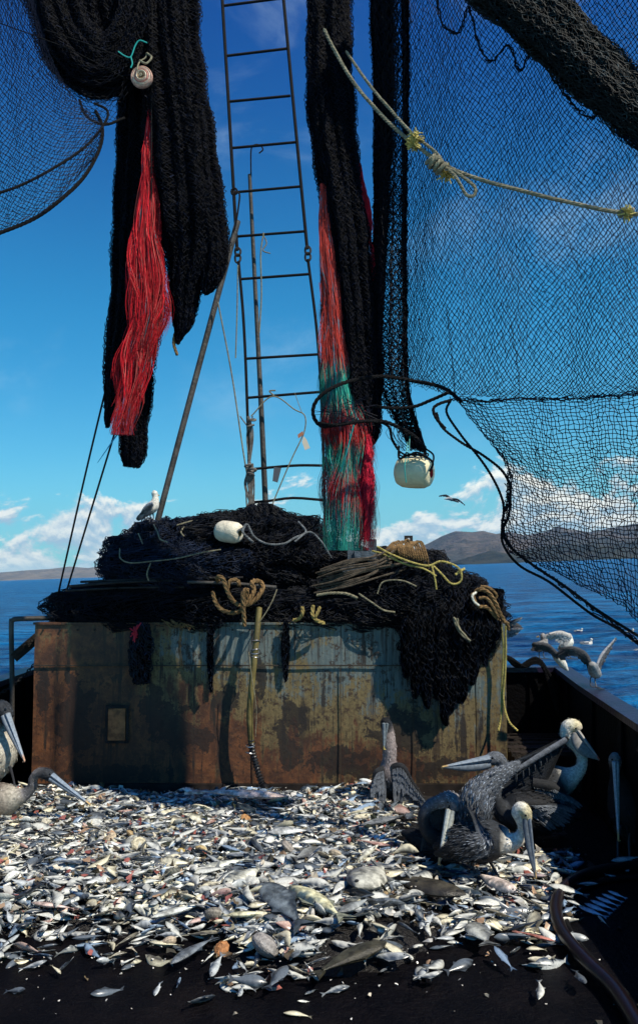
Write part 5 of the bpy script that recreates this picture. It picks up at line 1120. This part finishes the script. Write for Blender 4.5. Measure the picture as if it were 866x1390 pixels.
def wing(parent, org, arm, tips, n, Y0, g, c0, c1, width=.018, name='wing', armr=.014, lay=.0016, cov=True):
    """arm: px polyline of the leading bones (px,py,Y,rpx); tips: where the quills end"""
    a = spl([[*Pw(p[0], p[1], p[2])] for p in arm], n); tq = spl([[*Pw(p[0], p[1], p[2])] for p in tips], n); mb = MB()
    ar = np.interp(np.linspace(0, 1, n), np.linspace(0, 1, len(arm)), [p[3] * mpx(p[2]) for p in arm])
    mb.tube(a, np.stack([ar, ar * .6], 1), 8, 0, c=tuple(np.array(c0) * 1.3), ref=(0, 1, 0))
    def leaf(r0, t0, w_, c_, ct):
        d = t0 - r0; L = np.linalg.norm(d); s = np.array([0, .2, .5, .8, .95, 1.0]); side = nrm(np.cross(d, (0, 1, 0)))
        p = r0 + s[:, None] * d + side * (.03 * L * np.sin(s * math.pi))[:, None]
        ww = np.array([.45, .8, 1, .9, .5, .06]) * w_ / 2
        cc = np.array(c_)[None] * (1 - s[:, None]) + np.array(ct)[None] * s[:, None]; cc = cc * (.7 + .6 * g.random())
        mb.tube(p, np.stack([ww, np.full(6, .0012)], 1), 4, 0, ref=(0, 1, 0), cc=np.clip(cc, 0, .85), cap=False)
        mb.tube(p[:-1] + [0, -.002, 0], .0011, 3, 0, c=tuple(np.clip(np.array(ct) * 1.5, 0, .8)), cap=False)
    for i in range(n):
        leaf(a[i] + [0, lay * i, 0], tq[i] + [0, lay * i, 0] + g.normal(0, .004, 3), width * (.85 + .3 * g.random()), c0, c1)
    if cov:
        for frac, off, w_ in ((.55, -.006, .8), (.32, -.011, .7), (.16, -.016, .6)):
            for i in range(int(n * 1.3)):
                u = (i + g.random() * .6) / (n * 1.3) * (n - 1); k = int(u); f = u - k; k2 = min(k + 1, n - 1); r0 = a[k] * (1 - f) + a[k2] * f; t0 = tq[k] * (1 - f) + tq[k2] * f
                leaf(r0 + [0, off, 0], r0 + (t0 - r0) * frac * (.85 + .3 * g.random()) + [0, off, 0], width * w_, c0, np.clip(np.array(c1) * 1.35, 0, .8))
    return mb.build(name, m_feather, parent, org)
def bill(parent, org, a, b_, Y0, Y1, w0, w1, c, pouch=0, hook=(.45, .30, .12), side=1):
    A, B = Pw(*a, Y0), Pw(*b_, Y1); d = B - A; n = 14; s = np.linspace(0, 1, n); L = np.linalg.norm(d); perp = nrm(np.cross(d, (0, 1, 0))) * side
    up = A + s[:, None] * d - perp * w0 * .22 * (1 - s[:, None]); rr = (w0 * .40 * (1 - s) + w1 * .5 * s)
    mb = MB(); cc = np.array([np.array(c) * (1 - k) + np.array(c) * 1.25 * k for k in s]); cc[-2:] = hook
    mb.tube(up, np.stack([rr * .7, rr], 1), 8, 0, cc=cc, ref=(0, 1, 0)); mb.tube([up[-1], up[-1] + perp * w1 * .9], [w1 * .4, w1 * .12], 6, c=hook); mb.build('upper_bill', m_bill, parent, org)
    mb = MB(); lo = A + s[:, None] * d + perp * (w0 * .25 * (1 - s[:, None]) + pouch * np.sin(s ** .8 * math.pi)[:, None] * .5)
    r1 = np.stack([w0 * .28 * (1 - s) + w1 * .35 * s + pouch * np.sin(s ** .8 * math.pi) * .5, (w0 * .32 * (1 - s) + w1 * .4 * s)], 1)
    mb.tube(lo, r1, 10, 0, cc=np.array([np.array(c) * .75] * n), ref=(0, 1, 0)); mb.build('lower_bill', m_bill, parent, org)
def legs(parent, org, feet, hips, Y, r=.007):
    for (fx, fy), (hx, hy) in zip(feet, hips):
        mb = MB(); f_ = Pw(fx, fy, Y - .02); h_ = Pw(hx, hy, Y); k = (f_ + h_) / 2 + [0, .02, 0]; mb.tube(spl([h_, k, f_], 8), [r * 1.5, r * 1.3, r * 1.1, r, r, r, r, r], 7)
        for a in (-.5, 0, .5): mb.tube([f_, f_ + np.array([math.sin(a) * .05 + .02, -.05 * math.cos(a), -.004])], [r * .8, r * .4], 5)
        v = [f_ + [0, 0, .002], f_ + [-.005, -.045, -.002], f_ + [.02, -.055, -.002], f_ + [.045, -.044, -.002]]; v += [q - [0, 0, .003] for q in v]; mb.add(v, [(0, 1, 2), (0, 2, 3), (4, 6, 5), (4, 7, 6), (1, 5, 6, 2)][:4]); mb.build('leg', m_leg, parent, org)
def eyes(parent, org, px, py, Y, r=.006):
    mb = MB(); c = Pw(px, py, Y); mb.tube([c, c + [0, -.004, 0]], [r, r * .7], 10); mb.build('eye', m_eye, parent, org)
PC_ = {'d': (.006, .007, .009), 'g': (.022, .026, .032), 's': (.10, .112, .13), 'w': (.80, .77, .68), 'y': (.66, .60, .38), 'p': (.30, .25, .24), 'm': (.16, .13, .11), 'c': (.50, .46, .38), 'n': (.17, .165, .17)}
BC = (.12, .15, .19)
def pel(label, base, Y): 
    o = empty('pelican', Pw(base[0], base[1], Y), label, 'pelican'); return o, Pw(base[0], base[1], Y)
G_ = np.random.default_rng(77)
# 1 front pelican, white S-neck, wing lifted
o, og = pel('front pelican with white S-bent neck, bill to the deck, wing lifted', (650, 1192), 4.2)
bird_body('body', [(588, 1150, 4.25, 3, 'd'), (604, 1146, 4.24, 13, 'd'), (632, 1140, 4.22, 25, 'g'), (660, 1140, 4.2, 28, 'g'), (680, 1141, 4.18, 20, 'g'), (692, 1143, 4.16, 12.5, 'w'), (704, 1138, 4.15, 9, 'w'), (710, 1126, 4.14, 7.2, 'w'), (706, 1113, 4.13, 6.8, 'w'), (701, 1103, 4.12, 7, 'w'), (706, 1096, 4.11, 7.6, 'w'), (712, 1101, 4.10, 8.4, 'y'), (715, 1110, 4.10, 6.5, 'y'), (716, 1117, 4.10, 4, 'y')], PC_, o, og, G_, cards=1500)
bill(o, og, (715, 1111), (727, 1192), 4.09, 4.05, .042, .012, BC, .012, side=-1); eyes(o, og, 713, 1107, 4.065)
q = spl([[*Pw(*p[:3]), p[3] * mpx(p[2])] for p in [(632, 1140, 4.24, 22), (638, 1112, 4.26, 25), (646, 1086, 4.28, 21), (660, 1066, 4.3, 15), (680, 1051, 4.32, 11.5), (700, 1040, 4.34, 7), (706, 1035, 4.35, 2.5)]], 60)
bird_body('lifted_wing', [(706, 1034, 4.35, 2, 's'), (698, 1040, 4.34, 7, 's'), (680, 1051, 4.32, 11, 's'), (660, 1066, 4.3, 15, 's'), (646, 1086, 4.28, 20, 's'), (640, 1112, 4.26, 24, 'g'), (640, 1138, 4.24, 20, 'd')], PC_, o, og, G_, flatY=.4, cards=1500, cl=.034, tint=5.5)
bird_body('folded_wing', [(590, 1160, 4.16, 3, 'd'), (610, 1156, 4.12, 11, 'd'), (635, 1150, 4.1, 15, 'g'), (656, 1144, 4.1, 13, 's'), (652, 1130, 4.12, 7, 's'), (643, 1110, 4.14, 3.4, 'g'), (634, 1094, 4.16, 1.4, 'g')], PC_, o, og, G_, flatY=.35, cards=700, cl=.045)
legs(o, og, [(648, 1197), (683, 1202)], [(637, 1160), (660, 1162)], 4.2)
# 2 bowed pelican behind it to the left
o, og = pel('dark pelican bowing its head behind the front pelican, bill down', (590, 1180), 4.35)
bird_body('body', [(545, 1130, 4.5, 3, 'd'), (562, 1135, 4.48, 12, 'd'), (585, 1145, 4.44, 24, 'd'), (605, 1145, 4.4, 26, 'd'), (592, 1138, 4.38, 16, 'd'), (578, 1124, 4.36, 9, 'g'), (575, 1108, 4.35, 8, 'g'), (583, 1094, 4.34, 8, 's'), (598, 1088, 4.32, 9, 'n'), (611, 1087, 4.29, 12, 'n'), (618, 1093, 4.26, 10, 'n'), (616, 1101, 4.25, 6, 's')], PC_, o, og, G_, cards=1100)
bird_body('throat', [(622, 1090, 4.33, 4, 'g'), (616, 1104, 4.33, 8, 'd'), (608, 1120, 4.33, 8, 'd')], PC_, o, og, G_, cards=120)
bill(o, og, (611, 1100), (595, 1173), 4.24, 4.16, .052, .016, (.42, .44, .40), .008); eyes(o, og, 607, 1089, 4.225)
wing(o, og, [(576, 1128, 4.37, 5), (580, 1104, 4.36, 5), (600, 1090, 4.35, 5), (624, 1092, 4.34, 4)], [(566, 1176, 4.36), (584, 1176, 4.36), (612, 1170, 4.36), (640, 1150, 4.36)], 20, 4.36, G_, PC_['d'], PC_['g'], .026)
legs(o, og, [(588, 1182), (600, 1186)], [(590, 1160), (606, 1160)], 4.36)
# 3 pelican facing left
o, og = pel('pelican behind, facing left with its long bill held level', (690, 1150), 4.8)
bird_body('body', [(788, 1108, 4.9, 3, 'd'), (765, 1108, 4.88, 14, 'd'), (735, 1105, 4.85, 25, 'd'), (705, 1103, 4.82, 27, 'd'), (682, 1100, 4.8, 15, 'g'), (672, 1085, 4.78, 9, 'g'), (673, 1068, 4.77, 8, 's'), (680, 1052, 4.76, 7.5, 's'), (682, 1040, 4.75, 8, 's'), (674, 1030, 4.74, 9.5, 's'), (664, 1031, 4.73, 8, 's'), (657, 1034, 4.72, 5, 's')], PC_, o, og, G_, cards=900)
bill(o, og, (664, 1033), (600, 1041), 4.72, 4.70, .075, .015, (.20, .24, .28), .02); eyes(o, og, 668, 1029, 4.69, .007)
wing(o, og, [(700, 1090, 4.7, 8), (720, 1092, 4.68, 7), (740, 1092, 4.7, 5)], [(748, 1128, 4.72), (772, 1118, 4.72), (782, 1100, 4.74)], 14, 4.7, G_, PC_['d'], PC_['s'], .02)
legs(o, og, [(700, 1158), (722, 1156)], [(700, 1125), (722, 1125)], 4.8)
# 4 back right pelican, yellow crown, wing up
o, og = pel('pelican at back right with yellow crown, full pouch and raised wing', (745, 1130), 5.05)
bird_body('body', [(672, 1092, 5.1, 3, 'd'), (690, 1085, 5.1, 12, 'd'), (715, 1075, 5.08, 22, 'd'), (742, 1066, 5.06, 26, 'd'), (762, 1060, 5.04, 21, 'g'), (777, 1053, 5.02, 12, 'w'), (787, 1044, 5.0, 8, 'w'), (790, 1031, 5.0, 7, 'w'), (785, 1018, 5.0, 7, 'w'), (776, 1008, 5.0, 7.5, 'w'), (769, 998, 5.0, 8.5, 'w'), (771, 987, 4.99, 9.5, 'w'), (780, 986, 4.98, 9, 'y'), (785, 992, 4.97, 6, 'c')], PC_, o, og, G_, cards=1300)
bill(o, og, (781, 993), (813, 1031), 4.96, 4.93, .05, .014, (.34, .33, .32), .055, hook=(.45, .08, .05), side=-1); eyes(o, og, 781, 989, 4.925, .006)
wing(o, og, [(735, 1062, 4.98, 7), (748, 1035, 4.97, 6), (760, 1012, 4.96, 5), (770, 1001, 4.95, 3)], [(690, 1092, 5.0), (672, 1080, 5.0), (655, 1066, 5.0), (640, 1058, 5.0)], 24, 5, G_, PC_['d'], PC_['g'], .026, 'raised_wing')
wing(o, og, [(700, 1046, 4.92, 3), (735, 1024, 4.92, 4), (768, 1004, 4.92, 4)], [(700, 1062, 4.93), (738, 1040, 4.93), (770, 1010, 4.93)], 10, 4.9, G_, PC_['s'], PC_['g'], .012, 'leading_edge', cov=False)
wing(o, og, [(722, 1064, 4.86, 8), (745, 1068, 4.85, 8), (760, 1076, 4.85, 5)], [(735, 1098, 4.86), (765, 1106, 4.86), (792, 1098, 4.86)], 16, 4.9, G_, PC_['d'], PC_['s'], .02, 'near_wing')
legs(o, og, [(735, 1122), (755, 1122)], [(735, 1085), (755, 1085)], 5.05)
# 5 drooping pelican left of centre
o, og = pel('upright pelican before the bin with bill on breast and drooped wings', (530, 1105), 5.3)
bird_body('body', [(545, 1100, 5.42, 4, 'd'), (538, 1088, 5.38, 14, 'd'), (532, 1068, 5.34, 20, 'd'), (528, 1050, 5.3, 17, 'g'), (528, 1036, 5.28, 10, 'p'), (529, 1020, 5.27, 9, 'p'), (528, 1004, 5.27, 8.5, 'p'), (526, 992, 5.27, 8, 'p'), (524, 983, 5.25, 8, 'g'), (523, 976, 5.24, 5.5, 'd')], PC_, o, og, G_, cards=700)
bill(o, og, (523, 982), (521, 1017), 5.20, 5.19, .042, .014, (.17, .20, .22), .0, hook=(.55, .42, .12)); eyes(o, og, 518, 982, 5.215); eyes(o, og, 528, 982, 5.215)
wing(o, og, [(520, 1045, 5.24, 6), (512, 1048, 5.22, 5), (507, 1056, 5.22, 3)], [(520, 1100, 5.2), (508, 1104, 5.2), (496, 1098, 5.2)], 12, 5.2, G_, PC_['d'], PC_['s'], .022)
wing(o, og, [(532, 1043, 5.24, 6), (545, 1042, 5.22, 6), (558, 1062, 5.21, 4), (577, 1088, 5.2, 2)], [(536, 1092, 5.2), (546, 1104, 5.2), (560, 1104, 5.2), (580, 1094, 5.2)], 18, 5.2, G_, PC_['d'], PC_['s'], .022)
legs(o, og, [(522, 1112), (538, 1112)], [(525, 1085), (538, 1085)], 5.3)
# 6 dark pelican at the right bulwark
o, og = pel('black-looking pelican at far right with its pale bill hanging straight down', (838, 1150), 4.55)
bird_body('body', [(862, 1150, 4.62, 3, 'd'), (858, 1130, 4.62, 16, 'd'), (850, 1100, 4.62, 24, 'd'), (842, 1072, 4.62, 17, 'd'), (837, 1052, 4.6, 9, 'd'), (835, 1040, 4.56, 8, 'd'), (834, 1030, 4.53, 8, 'n'), (834, 1023, 4.52, 4, 'n')], PC_, o, og, G_, cards=400)
bill(o, og, (835, 1034), (839, 1141), 4.50, 4.46, .04, .014, (.27, .34, .40), .0, side=1); eyes(o, og, 830, 1031, 4.49); eyes(o, og, 840, 1031, 4.49)
legs(o, og, [(838, 1165), (854, 1163)], [(842, 1120), (856, 1120)], 4.55)
# 7 left tall pelican
o, og = pel('pelican cut by the left edge with white belly and long bill down', (5, 1090), 5.15)
bird_body('body', [(-60, 1062, 5.25, 4, 'm'), (-40, 1050, 5.22, 18, 'm'), (-15, 1035, 5.2, 27, 'c'), (-2, 1020, 5.18, 25, 'c'), (-4, 1000, 5.17, 16, 'c'), (-8, 985, 5.16, 11, 'm'), (-6, 972, 5.15, 11, 'g'), (2, 963, 5.14, 12, 'g'), (9, 968, 5.12, 10, 'g'), (13, 975, 5.11, 7, 'g')], PC_, o, og, G_, cards=900)
bill(o, og, (8, 970), (34, 1033), 5.08, 5.05, .062, .016, (.25, .29, .34), .008, hook=(.5, .3, .2), side=-1); eyes(o, og, 8, 963, 5.08, .007)
legs(o, og, [(22, 1086), (2, 1088)], [(14, 1040), (-6, 1045)], 5.15)
# 8 left low pelican
o, og = pel('brownish pelican low at the left edge reaching its bill into the fish', (15, 1110), 5.0)
bird_body('body', [(-70, 1104, 5.1, 4, 'm'), (-45, 1098, 5.08, 16, 'm'), (-15, 1090, 5.05, 24, 'm'), (8, 1086, 5.02, 22, 'm'), (24, 1082, 5.0, 13, 'c'), (36, 1077, 5.0, 8, 'n'), (44, 1068, 4.99, 6.4, 'n'), (46, 1057, 4.98, 6, 'n'), (52, 1050, 4.97, 6.5, 'n'), (62, 1050, 4.96, 7.8, 'g'), (71, 1055, 4.95, 7, 'g'), (77, 1059, 4.94, 4.5, 'g')], PC_, o, og, G_, cards=900)
bill(o, og, (70, 1054), (123, 1092), 4.93, 4.90, .052, .013, (.20, .25, .31), .004, side=-1); eyes(o, og, 68, 1051, 4.91, .006)
legs(o, og, [(10, 1118), (-10, 1118)], [(6, 1100), (-8, 1100)], 5.02)

# gulls
GC = {'w': (.68, .66, .60), 'g': (.22, .23, .25), 'd': (.035, .035, .04), 'm': (.34, .32, .30)}
def gull(label, base, Y, spine, bl, wings=(), feet=None, hips=None, group=None, cards=160):
    og = Pw(base[0], base[1], Y); o = empty('gull', og, label, 'gull', group)
    bird_body('body', spine, GC, o, og, G_, cards=cards, cl=.02, cw=.004, tint=1.3)
    mb = MB(); q = PX([(bl[0], bl[1], Y), (bl[2], bl[3], Y)]); mb.tube(q, [.009, .002], 6); mb.build('bill', M('gull_bill', (.30, .22, .10), .4, .4), o, og)
    for wv in wings: wing(o, og, wv[0], wv[1], wv[2], Y, G_, GC[wv[3]], GC[wv[4]], wv[5], lay=.0008, cov=wv[6] if len(wv) > 6 else True)
    if feet: legs(o, og, feet, hips, Y, .004)
gull('grey and white gull perched on the crest of the net heap', (205, 708), 5.95, [(186, 705, 5.95, 1.5, 'd'), (193, 700, 5.95, 4, 'g'), (201, 693, 5.95, 7.5, 'm'), (208, 687, 5.95, 8, 'w'), (211, 680, 5.95, 5.5, 'w'), (211, 674, 5.95, 4.2, 'w'), (210, 669, 5.95, 4.2, 'w'), (209, 666, 5.95, 1.5, 'w')], (213, 671, 217, 673), [([(208, 684, 5.87, 3), (201, 687, 5.87, 3), (196, 692, 5.87, 2)], [(200, 700, 5.87), (190, 706, 5.88), (184, 705, 5.9)], 9, 'g', 'd', .02)], [(203, 709), (208, 709)], [(204, 697), (208, 696)])
gull('dark gull gliding in the sky right of the hanging float', (612, 677), 14, [(622, 682, 14, .6, 'd'), (616, 679, 14, 1.8, 'g'), (610, 677, 14, 2.4, 'g'), (606, 677, 14, 1.6, 'w'), (604, 677.5, 14, .8, 'w')], (605, 677, 602, 678), [([(611, 676, 14, 1), (605, 672, 14.1, 1), (596, 673, 14.2, .5)], [(612, 678, 14), (606, 675, 14.1), (597, 674, 14.2)], 9, 'd', 'd', .03, False), ([(612, 677, 14, 1), (621, 678, 13.9, 1), (630, 685, 13.8, .5)], [(612, 680, 14), (621, 681, 13.9), (630, 686, 13.8)], 9, 'd', 'd', .03, False)], cards=20)
YR = 6.45
gull('grey-brown gull standing at the left end of the right rail', (735, 893), YR, [(722, 880, YR, 2, 'd'), (728, 879, YR, 6, 'g'), (735, 876, YR, 7.5, 'g'), (738, 869, YR, 5, 'm'), (736, 863, YR, 4, 'm'), (734, 861, YR, 2, 'm')], (731, 864, 727, 865), [([(738, 874, YR - .06, 3), (730, 876, YR - .06, 2)], [(730, 884, YR - .06), (720, 882, YR - .06)], 7, 'd', 'd', .02)], [(732, 893), (738, 893)], [(732, 882), (738, 882)])
gull('white-breasted gull standing with one pale wing stretched left', (772, 893), 6.3, [(758, 882, 6.3, 3, 'w'), (765, 877, 6.3, 6.5, 'w'), (771, 872, 6.3, 7, 'w'), (772, 866, 6.3, 4.5, 'w'), (771, 862, 6.3, 3.5, 'w'), (770, 860, 6.3, 1.5, 'w')], (767, 864, 764, 866), [([(774, 864, 6.24, 3), (760, 859, 6.2, 3), (745, 861, 6.18, 2)], [(764, 876, 6.22), (752, 870, 6.2), (738, 866, 6.18)], 13, 'm', 'g', .03)], [(769, 893), (774, 893)], [(769, 880), (773, 880)])
gull('black-winged gull landing between the standing gulls, wings spread', (757, 905), 6.15, [(770, 910, 6.15, 1.5, 'w'), (764, 902, 6.15, 5, 'w'), (757, 893, 6.15, 6, 'w'), (752, 887, 6.15, 4.5, 'm'), (749, 883, 6.15, 3.5, 'm'), (747, 882, 6.15, 1.5, 'm')], (747, 884, 744, 886), [([(755, 888, 6.12, 3), (742, 876, 6.1, 3), (723, 873, 6.1, 1.5)], [(758, 896, 6.12), (745, 886, 6.1), (726, 878, 6.1)], 14, 'd', 'd', .03), ([(757, 888, 6.1, 3), (772, 881, 6.05, 3), (788, 886, 6.0, 2), (797, 899, 5.98, 1.5)], [(762, 896, 6.1), (775, 890, 6.05), (788, 896, 6.0), (799, 906, 5.98)], 14, 'd', 'd', .03)])
gull('brown gull on the right rail holding both wings up', (807, 932), 5.55, [(812, 920, 5.6, 2, 'g'), (810, 916, 5.6, 6, 'g'), (806, 911, 5.55, 8, 'm'), (804, 904, 5.5, 6, 'g'), (802, 901, 5.47, 3, 'm')], (803, 908, 801, 912), [([(810, 905, 5.6, 3), (818, 888, 5.62, 3), (834, 868, 5.65, 1)], [(815, 908, 5.6), (822, 895, 5.62), (836, 868, 5.65)], 14, 'g', 'd', .028), ([(802, 905, 5.55, 3), (794, 888, 5.55, 3), (778, 880, 5.5, 3), (762, 879, 5.5, 1)], [(800, 911, 5.55), (790, 896, 5.55), (776, 889, 5.5), (760, 881, 5.5)], 16, 'd', 'd', .03)], [(801, 931), (809, 933)], [(803, 916), (808, 916)])
gull('dark gull flapping behind the right corner of the bin', (694, 850), 7.3, [(708, 852, 7.3, 1, 'd'), (702, 850, 7.3, 4, 'd'), (692, 848, 7.3, 6, 'd'), (684, 846, 7.3, 4, 'g'), (680, 845, 7.3, 2, 'g')], (680, 846, 677, 847), [([(692, 846, 7.25, 3), (700, 842, 7.2, 2), (706, 839, 7.2, 1)], [(693, 850, 7.25), (701, 846, 7.2), (707, 840, 7.2)], 8, 'd', 'g', .03), ([(690, 852, 7.25, 3), (700, 853, 7.2, 2), (708, 853, 7.2, 1)], [(690, 866, 7.25), (700, 862, 7.2), (709, 854, 7.2)], 8, 'd', 'g', .03)])
for i, (px, py, s, lab) in enumerate(((785, 858, .7, 'farthest white gull floating on the sea above the standing birds'), (796, 874, 1.0, 'white gull floating on the sea left of the raised wings'), (853, 860, .9, 'white gull on the sea beyond the lower corner of the net'), (864, 871, .9, 'white gull on the sea, middle of three at the right edge'), (868, 884, .9, 'nearest white gull on the sea at the right edge'))):
    b = (695.0 - py) / F_PX; a = (px - 433) / F_PX
    k = (SEA_Z - CAM_Z) / ((_s + b * _c) - math.tan(ROLL) * a); Yg = k * (_c - b * _s)
    u = 9 * s
    gull(lab, (px, py + 3), Yg, [(px - u, py - 1, Yg, .6, 'g'), (px - u * .6, py, Yg, 2.6 * s, 'w'), (px, py + .5, Yg, 3.8 * s, 'w'), (px + u * .5, py - .5, Yg, 3 * s, 'w'), (px + u * .62, py - 4 * s, Yg, 1.6 * s, 'w'), (px + u * .7, py - 6 * s, Yg, 1.9 * s, 'w'), (px + u * .8, py - 6.5 * s, Yg, 1 * s, 'w')], (px + u * .8, py - 6 * s, px + u * 1.05, py - 5.5 * s), [([(px + u * .3, py - 2, Yg - .1, 1), (px - u * .4, py - 2, Yg - .1, 1)], [(px - u * .3, py + 1, Yg - .1), (px - u * 1.1, py - 1.5, Yg - .1)], 6, 'm', 'g', .08, False)], cards=20)
print('objects', len(bpy.data.objects))
